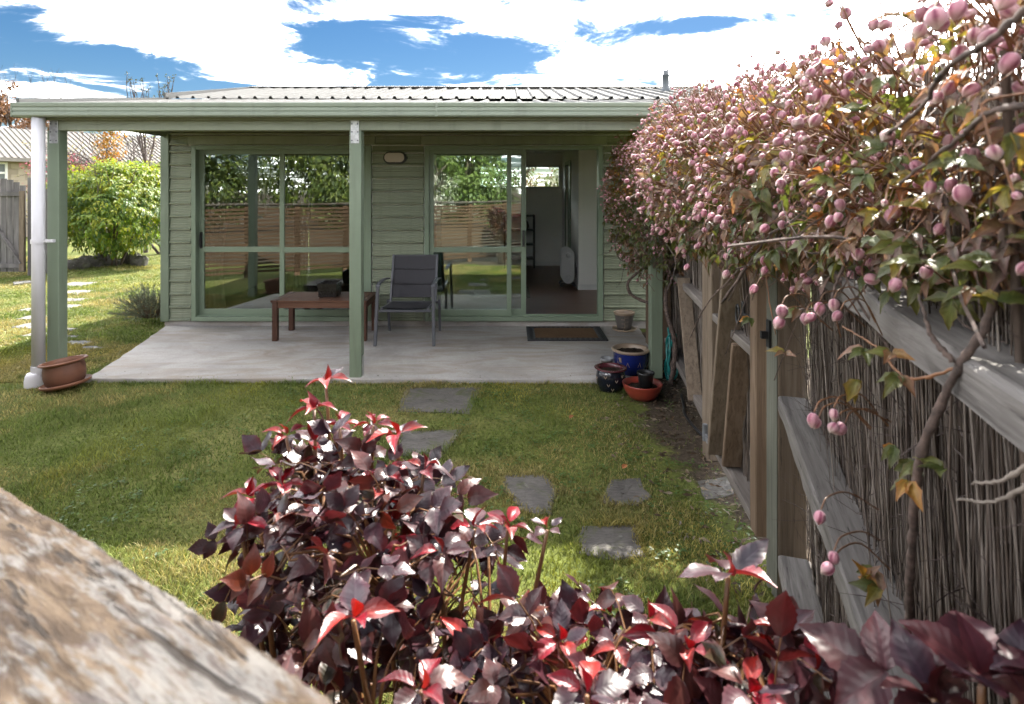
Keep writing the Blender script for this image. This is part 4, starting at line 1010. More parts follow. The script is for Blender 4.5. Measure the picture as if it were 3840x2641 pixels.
# small grey pot
c = Vector((.885, 5.31, PZ))
pot('small_pot', 'smallest grey pot half hidden behind the navy pot', c, [(0, 0), (.040, 0), (.052, .08), (.054, .10)], [(.053, .098), (.062, .102), (.063, .118), (.057, .121), (.050, .117), (.046, .08)], .048, .075, M_GREYP, m_glaze('pale_grey_glaze', (.24, .25, .25, 1), (.15, .15, .15, 1), .4))
# patterned pot by the wall
c = Vector((1.345, 6.84, PZ))
t = pot('patterned_pot', 'brown pot with pale line pattern and saucer by the house wall', c, [(0, .02), (.080, .02), (.086, .05), (.104, .13), (.108, .185)], [(.106, .183), (.120, .190), (.124, .212), (.120, .219), (.108, .218), (.100, .20), (.097, .17)], .100, .165, M_GREYP, M_CREAM)
MB().lathe([(0, .0), (.11, .0), (.138, .012), (.143, .026), (.137, .028), (.125, .014), (0, .012)], c, 36).build('saucer', M_CREAM, t, smooth=True)
rg = lambda z_: .079 + .028 * min(1, (z_ - .02) / .13) + .0008
mark(t, c, [(-1.7, .035), (-1.7, .175)], .003, rg, M_CREAM)
for k in range(6): mark(t, c, [(-1.7, .045 + .024 * k), (-1.3 if k % 2 else -2.1, .045 + .024 * k)], .0025, rg, M_CREAM)
# garden hose coil
def coil(name, label, pts, r_, mat, cat='hose'):
    o = MB().tube(inter(pts, 8), r_, 8).build(name, mat, smooth=True); return tag(o, label, cat)
pts = []
hc = Vector((1.42, 5.12, .30))
for k in range(40):
    a = k * .62; pts.append((hc.x + .035 * math.cos(a) + .012 * math.sin(k * 1.7), hc.y + .05 * math.sin(k * .9), hc.z - .02 + .20 * math.sin(a) - .003 * k))
coil('garden_hose', 'teal green hose coiled and hung beside the right veranda post', pts, .0095, paint('hose_teal', (.012, .16, .15), .4, .3, 40, .3))
coil('drip_hose', 'thin black drip hose lying on the soil under the fence', [(1.40, 4.75, .02), (1.33, 4.45, .03), (1.28, 4.25, .05), (1.30, 4.0, .03), (1.38, 3.8, .012)], .010, M_BLACK)

# ================================================================== brush fence on the right
def fx(D): return .294 + .337 * D              # near edge of the rails, near section
N1 = Vector((1, -.337, 0)).normalized()        # from the garden towards the far side
bf = thing('brush_fence', 'tall brushwood fence with weathered grey rails along the right side', 'fence', (1.1, 2.4, 0))
def p1(D, off=0.0, z=0.0): return Vector((fx(D), D, 0)) + N1 * off + Vector((0, 0, z))
def rail1(D0, D1, ztop, w=.10, h=.05, mat=None, name='rail', jit=.004):
    """rail with many cross sections so that the edges wander a little"""
    m = MB(); n = 26; rs_ = random.Random(int(ztop * 100))
    for i in range(n + 1):
        D = D0 + (D1 - D0) * i / n; j = [rs_.uniform(-jit, jit) for _ in range(4)]
        for (o_, z_) in ((0 + j[0], ztop - h), (0.004 + j[1], ztop - .006), (.010, ztop), (w - .01 + j[2], ztop + .001), (w + j[3], ztop - .008), (w, ztop - h)): m.v.append(tuple(p1(D, o_, z_)))
    for i in range(n):
        for k in range(6): m.f.append((i * 6 + k, i * 6 + (k + 1) % 6, (i + 1) * 6 + (k + 1) % 6, (i + 1) * 6 + k))
    m.f += [tuple(range(6)), tuple(n * 6 + k for k in range(6))[::-1]]
    return m.build(name, mat or M_RAIL1, bf)
rail1(.16, 2.36, 1.505); rail1(.30, 2.38, .855, .115); rail1(.6, 2.38, .205, .12)
# corner post: weathered brown with a green painted side
po = MB().box(1.105, 1.225, 2.40, 2.50, 0, 1.80).build('post', M_POSTW, bf, bevel=.004)
MB().box(1.1015, 1.1045, 2.402, 2.498, .0, 1.78).build('painted_side', wood('green_faded_wood', (.05, .05, .04, 1), (.11, .112, .09, 1), (.17, .172, .145, 1), crack=.7, sc=2), po)
MB().box(.44, .54, .26, .36, 0, 1.8).build('post', M_POSTW, bf)
# far section between the gate and the house
FA = Vector((1.25, 3.75, 0)); FB = Vector((1.66, 6.75, 0)); FD = (FB - FA).normalized(); FN = Vector((FD.y, -FD.x, 0))
MB().box(1.235, 1.335, 3.63, 3.74, 0, 1.85).build('post', M_POSTW, bf, bevel=.005)
MB().box(1.50, 1.60, 5.78, 5.88, 0, 1.8).build('post', M_POSTBR, bf, bevel=.004)
for zz_ in (.20, .92, 1.55): MB().beam(FA + FN * .05 + Vector((0, 0, zz_)), FB + FN * .05 + Vector((0, 0, zz_)), .09, .05).build('rail', M_RAILG, bf, bevel=.005)
MB().beam(FA + FD * .42 + Vector((0, 0, .18)) + FN * .02, FA + FD * .95 + Vector((0, 0, .98)) + FN * .02, .03, .10, up=FN).build('brace', M_POSTW, bf, bevel=.004)
MB().box(1.47, 1.50, 6.2, 6.3, .03, 1.0).build('paling', M_POSTBR, bf)
# brushwood: thousands of thin upright sticks
def sticks(p0, p1_, n, ztop, seed, thick=(.0010, .0030), depth=.06, base=.02):
    rs_ = np.random.RandomState(seed); p0 = np.array(p0[:2]); p1_ = np.array(p1_[:2]); d = p1_ - p0; nn = np.array([d[1], -d[0]]) / np.linalg.norm(d)
    u = rs_.rand(n); off = rs_.rand(n) ** .8 * depth; h = ztop * (.75 + .3 * rs_.rand(n)); zb = np.where(rs_.rand(n) < .7, base, rs_.rand(n) * .7); th = thick[0] + (thick[1] - thick[0]) * rs_.rand(n) ** 1.8
    th = np.where(rs_.rand(n) < .035, th * 2.2, th)
    S = 5; V = np.zeros((n, S, 3, 3)); bend = rs_.randn(n, 2) * .014; lean = rs_.randn(n, 2) * .034; wig = rs_.rand(n) * 6.28
    for s_ in range(S):
        f_ = s_ / (S - 1); zc = zb + (h - zb) * f_
        cx = p0[0] + d[0] * u + nn[0] * off + lean[:, 0] * f_ + bend[:, 0] * np.sin(f_ * 5 + wig); cy = p0[1] + d[1] * u + nn[1] * off + lean[:, 1] * f_ + bend[:, 1] * np.sin(f_ * 4.3 + wig)
        rr = th * (1.05 - .35 * f_)
        for k in range(3):
            a = 2.094 * k + wig; V[:, s_, k, 0] = cx + np.cos(a) * rr; V[:, s_, k, 1] = cy + np.sin(a) * rr; V[:, s_, k, 2] = zc
    T = []
    for s_ in range(S - 1):
        for k in range(3):
            a, b, c_, e = s_ * 3 + k, s_ * 3 + (k + 1) % 3, (s_ + 1) * 3 + (k + 1) % 3, (s_ + 1) * 3 + k; T += [(a, b, c_), (a, c_, e)]
    T = (np.array(T)[None] + (np.arange(n) * S * 3)[:, None, None]).reshape(-1, 3)
    base_c = np.array([[.14, .112, .093], [.195, .165, .143], [.10, .077, .062], [.25, .217, .19]])[rs_.randint(0, 4, n)] * (.7 + .5 * rs_.rand(n))[:, None]
    C = np.repeat(np.concatenate([base_c, np.ones((n, 1))], 1), S * 3, 0)
    return V.reshape(-1, 3), T, C
def brush(parent, segs):
    V, T, C = [], [], []; off = 0
    for s_ in segs:
        v, t_, c_ = sticks(*s_); V.append(v); T.append(t_ + off); C.append(c_); off += len(v)
    o = link('brushwood', np_mesh('brushwood', np.concatenate(V), np.concatenate(T), np.concatenate(C)), M_BRUSH, parent); o['kind'] = 'stuff'; return o
brush(bf, [(p1(.18, .105), p1(2.40, .125), 5600, 1.86, 1), (FA + FN * .10, FB + FN * .10, 3600, 1.9, 2, (.0015, .004))])
# stray side twigs on the brushwood
m = MB(); rs_ = random.Random(12)
for k in range(900):
    D = .3 + 2.0 * rs_.random(); b = p1(D, .09, rs_.uniform(.3, 1.75)); d = Vector((rs_.uniform(-.5, .35), rs_.uniform(-1, 1), rs_.uniform(-.4, 1))).normalized() * rs_.uniform(.04, .16)
    m.tube([b, b + d * .5 + Vector((0, 0, rs_.uniform(-.01, .01))), b + d], [.0011, .0009, .0005], 3, False)
o = m.build('side_twigs', M_TWIG, bf); o['kind'] = 'stuff'

# ------------------------------------------------------------------ gate
GA = Vector((1.115, 2.585, 0)); GB = Vector((1.225, 3.60, 0)); GD = (GB - GA).normalized(); GN = Vector((GD.y, -GD.x, 0))
gt = thing('garden_gate', 'closed wooden side gate with diagonal brace and black latch', 'gate', (1.17, 3.1, 0))
def gpnt(s_, off, z_): return GA + GD * s_ + GN * off + Vector((0, 0, z_))
GL = (GB - GA).length
o = MB().beam(gpnt(.045, .03, .15), gpnt(.0455, .03, 1.72), .085, .105, up=GN).build('stile', M_POSTBR, gt, bevel=.006)
MB().beam(gpnt(.16, .05, .14), gpnt(.1605, .05, 1.34), .05, .06, up=GN).build('stile', M_POSTW, gt, bevel=.004)
MB().beam(gpnt(GL - .05, .03, .12), gpnt(GL - .0495, .03, 1.72), .09, .06, up=GN).build('stile', M_POSTW, gt, bevel=.004)
for zz_ in (.15, .93, 1.62): MB().beam(gpnt(.09, .045, zz_), gpnt(GL - .1, .045, zz_), .085, .045).build('rail', M_RAILG, gt, bevel=.004)
MB().beam(gpnt(.76, -.005, .18), gpnt(.32, -.005, 1.6), .03, .115, up=GN).build('brace', M_POSTW, gt, bevel=.004)
MB().beam(gpnt(.62, .035, .18), gpnt(.42, .035, .9), .03, .10, up=GN).build('brace', M_POSTBR, gt, bevel=.004)
brush(gt, [(gpnt(.09, .085, 0), gpnt(GL - .1, .085, 0), 1000, 1.75, 5, (.0018, .0045), .04, .16)])
# ring latch and catch
lp = gpnt(.20, -.02, 1.10)
m = MB(); m.beam(lp + Vector((0, 0, -.05)), lp + Vector((0, 0, .06)), .03, .012, up=GN); m.beam(lp + Vector((.0, -.10, .0)), lp + Vector((0, .0, .0)), .022, .018); m.beam(lp + Vector((0, -.10, -.035)), lp + Vector((0, -.10, .035)), .018, .02, up=GN)
la = m.build('latch', M_DARKMETAL, gt, bevel=.003)
m = MB(); ring = [lp + GD * (.05 + .026 * math.cos(a)) + GN * -.012 + Vector((0, 0, -.01 + .045 * math.sin(a))) for a in [6.283 * k / 16 for k in range(17)]]
m.tube(ring, .006, 8, False).build('ring_handle', M_DARKMETAL, la, smooth=True)
m = MB(); kp = Vector((1.094, 2.46, 1.085)); m.box(kp.x - .004, kp.x + .004, kp.y - .012, kp.y + .018, kp.z - .055, kp.z + .06); m.box(kp.x - .032, kp.x - .002, kp.y - .004, kp.y + .012, kp.z - .018, kp.z + .012); m.build('catch_plate', M_DARKMETAL, gt)
hg = gpnt(GL + .01, -.015, .17); m = MB(); m.tube([hg + Vector((0, 0, -.03)), hg + Vector((0, 0, .07))], .016, 10); m.beam(hg + GD * -.11, hg, .012, .035); m.build('hinge', paint('zinc_hinge', (.16, .17, .18), .4, .3, 20, .2), gt)

# ================================================================== slat fence the camera leans over (also seen in the glass)
sf = thing('slat_fence', 'brown slatted garden fence with a broad lichen covered top rail at the lower left', 'fence', (-.3, .45, 0))
E0 = Vector((-.0925 + .004, .316 + .008, 0)); ED = Vector((.857, -.515, 0)).normalized(); EN = Vector((ED.y, -ED.x, 0))   # EN points away from the house
def sp1(s_, off, z_): return E0 + ED * s_ + EN * off + Vector((0, 0, z_))
ztop = 1.42
# cap rail: rounded, warped, weathered edges
m = MB(); n = 150; rs_ = random.Random(4); prof = [(.004, -.045), (0, -.016), (.003, -.008), (.008, -.003), (.016, 0), (.05, .001), (.10, .0015), (.14, 0), (.150, -.006), (.152, -.045)]
S0, S1 = -9.6, .62; ss = sorted(list(np.linspace(S0, S1, 60)) + list(np.linspace(-.75, .20, 240)))
prof = prof[:4] + [(o_, .001) for o_ in np.linspace(.014, .138, 34)] + prof[-3:]
SA, OA = np.meshgrid(np.array(ss), np.array([p_[0] for p_ in prof]), indexing='ij'); SA, OA = SA.ravel() + 20, OA.ravel() * 6 + 3
RR = ((fbm(SA, OA, 12.0, 81) - .5) * .008 + (fbm(SA, OA, 34.0, 86) - .5) * .005).reshape(len(ss), -1)
for i_, s_ in enumerate(ss):
    w_ = .0012 * math.sin(s_ * 11) + .001 * math.sin(s_ * 29 + 1)
    for k, (o_, z_) in enumerate(prof):
        m.v.append(tuple(sp1(s_, o_ + (w_ + rs_.uniform(-.0015, .0015) if k < 5 else 0), ztop + z_ + (RR[i_, k] if 2 < k < len(prof) - 2 else 0))))
k = len(prof)
for i in range(len(ss) - 1):
    for j in range(k): m.f.append((i * k + j, i * k + (j + 1) % k, (i + 1) * k + (j + 1) % k, (i + 1) * k + j))
m.f += [tuple(range(k)), tuple((len(ss) - 1) * k + j for j in range(k))[::-1]]
cp = m.build('cap_rail', M_LICHEN, sf, smooth=True); cp['label'] = 'lichen covered weathered cap rail'
for s_ in np.arange(-9.5, .6, .95): MB().beam(sp1(s_, .06, 0), sp1(s_, .0601, ztop - .047), .09, .06, up=EN).build('post', M_SLATP, sf)
zz_ = .12
while zz_ < 1.34:
    MB().beam(sp1(-9.6, .016, zz_), sp1(.6, .016, zz_ + random.uniform(-.003, .003)), .018, .045).build('slat', M_SLATW, sf); zz_ += .074

# ================================================================== roses
ROSE_D = [(.026, .010, .016), (.038, .013, .019), (.021, .012, .019), (.052, .019, .017), (.044, .015, .018)]     # old purple-bronze leaves
ROSE_R = [(.20, .006, .014), (.22, .016, .012), (.13, .005, .012)]                            # new red leaves
ROSE_G = [(.028, .026, .012), (.075, .020, .008)]
rt = []
for i, c_ in enumerate(ROSE_D): rt.append(tmpl_leaf(1, .68, c_, (c_[0] * 1.3, c_[1], c_[2]), 14, .06, (.10, .24, .02, .16, .30)[i], (.22, .42, -.12, .60, .05)[i], (.05, .03, .07, .05, .04)[i], .44, edge=(.06, .015, .02), seed=i))
for i, c_ in enumerate(ROSE_R): rt.append(tmpl_leaf(1, .52, c_, None, 14, .035, .55, .5 - .15 * i, .04, .42, edge=(.10, .012, .02), seed=10 + i))
for i, c_ in enumerate(ROSE_G): rt.append(tmpl_leaf(1, .62, c_, (c_[0] * 1.3, c_[1] * .8, c_[2]), 14, .035, .2, .3, .03, .44, edge=(.12, .04, .03), seed=20 + i))
def rose(label, poly, box, n_clusters, canes, tips, seed, base, nmax=300, smul=1.0, dens=None):
    """leaf clusters fill the bush volume; tips are the fresh red shoots (pixel x, pixel y, depth, size)"""
    random.seed(seed)
    t = thing('rose_bush', label, 'rose bush', (base[0], base[1], 0), 'dark leaved rose bushes in the foreground')
    mats_, idx_, sc_ = [], [], []
    petiole = MB()
    def leaflet(p, d, nrm, s_, k):
        mats_.append(frame(p, d, nrm, s_)); idx_.append(k); x_, y_ = proj(p); sc_.append((s_ / max(.2, p[1])) * (1 if -30 < x_ < 2350 and y_ < 1640 else .01) + .02 * p[2])
    def compound(p, d, s_, red=0.0):
        d = d.normalized(); k = random.randrange(5)
        if random.random() < .08: k = 8 + random.randrange(2)
        if random.random() < red: k = 5 + random.randrange(3)
        up = Vector((0, -.25, 1)) + rv(.95); L = s_ * random.uniform(1.3, 2.0)
        e = p + d * L - Vector((0, 0, L * .12)); petiole.tube([p, p + d * L * .5 + Vector((0, 0, L * .06)), e], [.0014, .0011, .0008], 4, False)
        side_ = d.cross(up).normalized()
        leaflet(e, d + Vector((0, 0, random.uniform(-.4, .25))), up + rv(.3), s_, k)
        for f_ in ((.62,) if random.random() < .55 else (.9, .45)):
            for sg in (-1, 1):
                q = p + d * L * f_; leaflet(q, side_ * sg + d * .55 + Vector((0, 0, random.uniform(-.35, .3))), up + rv(.4), s_ * random.uniform(.72, .95), k)
    cnt = 0; tries = 0; centres = []
    while cnt < n_clusters and tries < 60000:
        tries += 1
        D = random.uniform(box[2], box[3]); X = random.uniform(box[0], box[1])
        zs = 1.10 + .05 * math.sin(X * 9 + seed) + .05 * math.sin(D * 8) + (box[4] if len(box) > 4 else 0); z_ = zs - .55 * random.random() ** 1.7
        x_, y_ = proj((X, D, z_))
        if not inpoly(x_, y_, poly) and not (y_ > 1600 and random.random() < .3 and inpoly(x_, 1590, poly)): continue
        if dens and not dens(x_, y_): continue
        d = Vector((random.uniform(-1, 1), random.uniform(-1, .8), random.uniform(-.1, .7)))
        compound(Vector((X, D, z_)), d, random.uniform(.034, .056) * smul * (1 if z_ > .85 else .9), .05 if z_ > zs - .12 else .0); cnt += 1; centres.append(Vector((X, D, z_)))
    for (vx, vy, D, s_) in tips:
        REDP = .0 if s_ > .0655 else random.choice((.2, .45, .6))
        if vy < 1135 or (vx, vy) in ((800, 1400), (955, 1560), (1150, 1195)): REDP = .85
        p = PX(vx, vy, D); ph = random.uniform(0, 6.28)
        for k in range(5):
            a = ph + k * 1.257 + random.uniform(-.25, .25); d = Vector((math.cos(a), math.sin(a), random.uniform(-.05, .55)))
            kk = 5 + random.randrange(3) if random.random() < REDP else random.randrange(5)
            leaflet(p + d * .008, d, Vector((0, 0, 1)) + rv(.35), s_ * random.uniform(.62, 1.0), kk)
        leaflet(p, Vector((rv(.4).x, rv(.4).y, 1)), rdir(), s_ * .6, 5 + random.randrange(3) if s_ < .0655 else 1)
        b = Vector((base[0] + (p.x - base[0]) * .55 + random.gauss(0, .04), base[1] + (p.y - base[1]) * .6, .62 + random.uniform(-.1, .1)))
        mid = b.lerp(p, .6) + Vector((random.gauss(0, .02), random.gauss(0, .015), .0))
        MB().tube(inter([b, mid, p - Vector((0, 0, .004))], 5), [.0055, .0053, .005, .0048, .0046, .0044, .0042, .004, .0037, .0035, .003], 6).build('shoot', M_STALKG, t, smooth=True)
        for k in range(3):
            q = b.lerp(p, random.uniform(.55, .95)); compound(mid.lerp(p, random.uniform(.1, .8)), rdir() + Vector((0, 0, .2)), s_ * random.uniform(.8, 1.05), .08)
    for (x0, y0, pts) in canes:
        P = [Vector((x0, y0, 0))] + [Vector(q) for q in pts]; R_ = inter(P, 5); MB().tube(R_, [.011 * (1 - .45 * i / len(R_)) for i in range(len(R_))], 8).build('cane', M_CANE, t, smooth=True)
    # branchlets that carry the clusters
    m = MB(); nodes = [Vector(q) for (_, _, pts) in canes for q in pts]
    for c_ in centres:
        q = min(nodes, key=lambda w_: (w_ - c_).length) ; q = q.lerp(c_, .25)
        if (q - c_).length < .5: m.tube([q, q.lerp(c_, .55) + Vector((0, 0, .02)), c_], [.0032, .0024, .0016], 4, False)
    if m.v: o = m.build('branchlets', M_STALKG, t); o['kind'] = 'stuff'
    o = petiole.build('leaf_stalks', M_STALKG, t); o['kind'] = 'stuff'
    scatter(t, 'leaf', 'foliage', rt, idx_, mats_, M_ROSELEAF, nmax, sc_)
    return t
polyA = [(560, 1440), (600, 1360), (565, 1230), (570, 1170), (640, 1080), (650, 1010), (700, 980), (760, 1010), (840, 985), (910, 1010), (980, 1080), (1050, 1170), (1120, 1215), (1090, 1290), (1080, 1400), (1180, 1520), (1180, 1640), (700, 1640), (600, 1520)]
rose('tallest dark purple rose bush with bright red shoots, left of the stepping stones', polyA, (-.60, .06, .60, 1.22), 310,
     [(-.22, 1.0, [(-.24, .98, .5), (-.29, 1.02, .95), (-.335, 1.06, 1.12)]), (-.16, 1.0, [(-.17, .98, .5), (-.17, .95, .9), (-.2, .92, 1.08)]), (-.12, .95, [(-.08, .93, .5), (-.03, .92, .95)]), (-.25, .93, [(-.32, .88, .6), (-.41, .85, .93)]), (-.2, .88, [(-.2, .8, .55), (-.18, .74, .95)])],
     [(738, 862, 1.22, .052), (712, 925, 1.16, .055), (770, 965, 1.12, .045), (900, 985, 1.10, .055), (845, 960, 1.12, .050), (648, 985, 1.12, .048), (575, 1125, 1.02, .060), (960, 1062, 1.05, .050), (1150, 1195, .96, .048), (640, 1100, 1.0, .05), (1075, 1195, .98, .055), (800, 1400, .74, .060), (955, 1560, .66, .055), (870, 1080, 1.05, .05), (545, 1190, .95, .05), (1000, 1250, .9, .05)],
     11, (-.17, .97))
polyB = [(1150, 1520), (1180, 1420), (1230, 1390), (1290, 1470), (1340, 1490), (1390, 1420), (1450, 1400), (1540, 1390), (1600, 1390), (1690, 1420), (1740, 1460), (1790, 1490), (1810, 1540), (1790, 1600), (1780, 1660), (1150, 1660)]
rose('low spreading purple rose bush in front of the nearest slate stepping stone', polyB, (.0, .50, .58, 1.0), 230,
     [(.2, .85, [(.18, .84, .5), (.1, .8, .95)]), (.24, .84, [(.28, .82, .6), (.33, .82, 1.05)]), (.26, .8, [(.36, .74, .6), (.43, .7, 1.0)]), (.2, .8, [(.2, .7, .6), (.22, .64, .95)])],
     [(1650, 1300, .78, .064), (1470, 1400, .84, .048), (1270, 1450, .80, .052), (1560, 1470, .76, .048), (1790, 1440, .80, .048), (1850, 1520, .74, .052), (1240, 1196, .95, .032), (1340, 1440, .86, .042), (1700, 1570, .66, .048), (1385, 1390, .88, .042), (1330, 1570, .66, .05)],
     23, (.23, .82))
polyC = [(1960, 1600), (1980, 1500), (2080, 1380), (2150, 1360), (2230, 1420), (2321, 1440), (2400, 1500), (2400, 1640), (1960, 1640)]
rose('dark glossy rose shoot with the largest leaves, close up in the bottom right corner', polyC, (.36, .46, .42, .54, .03), 6,
     [(.38, .56, [(.385, .55, .6), (.38, .5, 1.15)])], [(2225, 1530, .50, .072), (2310, 1545, .50, .068), (2120, 1580, .52, .066)], 35, (.38, .56), 300, 1.2)
# a bare green rose shoot and a pruned stub belong to the tall bush

# ================================================================== clematis
random.seed(99)
cl = thing('clematis_vine', 'clematis vine covered in pink buds and bronze leaves climbing over the fence', 'climbing plant', (1.35, 3.8, 0))
CLC = [(.062, .092, .022), (.095, .125, .032), (.15, .105, .055), (.23, .115, .045), (.15, .125, .095), (.165, .165, .034), (.24, .155, .032)]
ct = [tmpl_leaf(1, .46, c_, (c_[0] * 1.25, c_[1] * .85, c_[2]), 6, .12, .25 + .05 * i, .28 + .05 * (i % 3), .04, .40, edge=(c_[0] * 1.3, c_[1] * .7, c_[2]), seed=40 + i) for i, c_ in enumerate(CLC)]
# bud: ribbed pointed ovoid hanging from its stalk, +Y from stalk to tip
def tmpl_bud(n=12, seed=0):
    prof = [(.0, .0), (.22, .02), (.41, .13), (.50, .30), (.53, .47), (.48, .65), (.35, .82), (.17, .95), (.02, 1.06)]
    V, A, C, T = [], [], [], []
    for (r_, y_) in prof:
        for k in range(n):
            a = 6.28318 * k / n; rr = r_ * .80 * (1 + .07 * math.cos(4 * a)); V.append((rr * math.cos(a), y_, rr * math.sin(a))); A.append((k / n, y_, 0)); C.append((1, 1, 1, 1))
    for i in range(len(prof) - 1):
        for k in range(n):
            a, b, c_, d = i * n + k, i * n + (k + 1) % n, (i + 1) * n + (k + 1) % n, (i + 1) * n + k; T += [(a, d, c_), (a, c_, b)]
    return dict(v=np.array(V, np.float32), t=np.array(T, np.int32), c=np.array(C, np.float32), l=np.array(A, np.float32))
bt = [tmpl_bud()]
for f_ in ((.86, .78, .8), (1.12, 1.0, 1.05), (1.0, 1.12, 1.0)):
    b_ = tmpl_bud(); b_['c'][:, :3] *= f_; b_['v'][:, [0, 2]] *= random.uniform(.85, 1.12); bt.append(b_)
ELL = [((1.42, 5.55, 1.58), (.46, .95, .76), 2700, 260), ((1.38, 4.60, 1.90), (.38, .75, .46), 900, 110), ((1.26, 3.35, 1.88), (.44, .65, .38), 900, 200),
       ((1.04, 2.35, 1.74), (.44, .72, .36), 1300, 380), ((.88, 1.50, 1.73), (.30, .50, .27), 700, 200), ((.70, .92, 1.77), (.20, .34, .19), 230, 80), ((.60, .60, 1.82), (.12, .2, .14), 34, 26),
       ((.68, .90, 1.65), (.16, .34, .11), 240, 16), ((.62, .64, 1.70), (.09, .2, .09), 70, 8)]
lm, li, ls, bm_, bi, bs = [], [], [], [], [], []
stalks = MB()
def bud(p, s_, d=None):
    d = d or (Vector((0, 0, -1)) + rv(.75) + Vector((-.25, -.2, 0)))
    if p[1] < 1.2: s_ *= .84
    bm_.append(frame(p, d, rdir(), s_)); bi.append(random.randrange(4)); x_, y_ = proj(p); bs.append(s_ / max(.3, p[1]) * (1 if x_ < 2360 and y_ > -30 else .01))
for (c, r_, nl, nb) in ELL:
    c = Vector(c); r_ = Vector(r_); near = c.y < 2.7
    for k in range(nl):
        d = rdir()
        if d.x > .45 and random.random() < .8: d.x = -d.x
        if d.y > .6 and random.random() < .5: d.y = -d.y
        f_ = random.random() ** .28 * random.uniform(.86, 1.08); p = c + Vector((d.x * r_.x, d.y * r_.y, d.z * r_.z)) * f_
        q = (d * .7 + Vector((0, 0, -.35)) + rv(.6)); up = Vector((d.x * .7, d.y * .7, .8)) + rv(.5); s0 = random.uniform(.034, .062) * (.72 if c.y < 1.2 else 1)
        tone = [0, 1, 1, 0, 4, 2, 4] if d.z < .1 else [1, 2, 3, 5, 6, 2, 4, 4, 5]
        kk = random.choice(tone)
        # three leaflets from one stalk
        sd_ = q.cross(up).normalized(); L = s0 * .7; e = p + q.normalized() * L
        for dd, sc_ in ((q.normalized(), 1.0), (sd_ + q.normalized() * .5, .85), (-sd_ + q.normalized() * .5, .85)):
            if random.random() < .12: continue
            lm.append(frame(e, dd + Vector((0, 0, random.uniform(-.4, .2))), up + rv(.35), s0 * sc_)); li.append(kk); x_, y_ = proj(e); ls.append(s0 / max(.3, e.y) * (1 if x_ < 2350 else .01) * (1.4 if f_ > .85 else .6))
        if near or random.random() < .3: stalks.tube([p - q * .03, e], [.0009, .0007], 3, False)
    for k in range(nb):
        d = rdir()
        if d.x > .35: d.x = -d.x
        if d.y > .55 and random.random() < .7: d.y = -d.y
        if d.z < -.35 and random.random() < .6: d.z = -d.z * .7
        p = c + Vector((d.x * r_.x, d.y * r_.y, d.z * r_.z)) * random.uniform(.96, 1.12)
        for w_ in range(random.choice((1, 1, 2, 3, 5))):
            h = p + Vector((0, 0, random.uniform(.015, .05))) + rv(.03) + d * random.uniform(0, .04); e = h + Vector((random.uniform(-.03, .01), random.uniform(-.03, .01), -random.uniform(.008, .03)))
            stalks.tube(inter([p - d * .06, p.lerp(h, .7) + Vector((0, 0, .012)), h, e], 3), .0015, 4, False)
            bud(e, random.choice((random.uniform(.010, .018), random.uniform(.015, .024), random.uniform(.018, .027))), e - h + rv(.012))
# sprays that hang clear of the mass, over the gate and the rails
HB = [(1772, 703, .95), (1772, 732, .95), (1826, 722, .92), (1858, 697, .92), (1848, 724, .9), (1905, 718, .88), (1890, 690, .9), (1890, 940, .80), (1845, 950, .80), (1855, 962, .82), (1895, 975, .80), (1915, 975, .82),
      (1860, 1172, .78), (1890, 1265, .76), (1888, 1294, .76), (2035, 648, .66), (2105, 620, .70), (2178, 435, .62), (2210, 80, .60), (2145, 66, .60), (2118, 38, .58), (2175, 20, .58), (2290, 5, .5), (1980, 62, .75), (2010, 65, .74), (2060, 110, .68),
      (2160, 200, .66), (2215, 208, .64), (2125, 225, .66), (1905, 495, .9), (1890, 500, .92), (1715, 655, 1.2), (1650, 620, 1.5), (1560, 605, 2.0), (2180, 120, .62), (2260, 90, .58), (2300, 140, .56), (2090, 70, .66)]
for (vx, vy, D) in HB:
    p = PX(vx, vy, D); bud(p + Vector((0, 0, .008)), random.uniform(.019, .027), Vector((-.5, -.2, -1)) + rv(.5))
    h = p + Vector((.015, .01, .022)); stalks.tube(inter([h + Vector((.09, .05, -.05)) + rv(.02), h + Vector((.04, .02, -.005)), h, p + Vector((0, 0, .010))], 4), .0011, 5, False)
def vine(pts, r0, r1, name='stem', mat=M_VINE, wob_=.006):
    P = [p + rv(.0012) for p in inter([Vector(p) + rv(wob_) for p in pts], 10)]; n = len(P); return MB().tube(P, [(r0 + (r1 - r0) * i / n) * random.uniform(.85, 1.15) * (1.35 if i % 17 == 5 else 1) for i in range(n)], 8).build(name, mat, cl, smooth=True)
vine([PX(2050, 1460, .86), PX(2068, 1250, .80), PX(2075, 1050, .74), PX(2120, 920, .70), PX(2160, 825, .68), PX(2235, 730, .66), PX(2275, 620, .66), PX(2290, 500, .66), PX(2240, 380, .7)], .0055, .004)
vine([PX(2160, 825, .68), PX(2120, 770, .70), PX(2100, 720, .72), PX(2080, 660, .74)], .0035, .0015); vine([PX(2158, 826, .68), PX(2060, 850, .74), PX(1980, 790, .80), PX(1900, 730, .86)], .002, .0012, mat=M_STALK)
vine([PX(2321, 10, .46), PX(2230, 85, .50), PX(2140, 165, .56), PX(2080, 235, .62), PX(2010, 300, .7)], .0030, .0020); vine([PX(2330, 240, .5), PX(2250, 265, .55), PX(2150, 330, .62), PX(2050, 420, .7)], .0032, .0018)
vine([PX(1640, 690, 1.7), PX(1720, 560, 1.6), PX(1800, 470, 1.5), PX(1880, 400, 1.3)], .004, .003); vine([PX(1560, 770, 1.9), PX(1600, 690, 1.8), PX(1680, 610, 1.7)], .002, .0015)
vine([PX(1760, 500, 1.5), PX(1740, 620, 1.5), PX(1760, 760, 1.45)], .0022, .0012, mat=M_STALK); vine([PX(1980, 500, .9), PX(1900, 620, .95), PX(1880, 700, .95)], .003, .002)
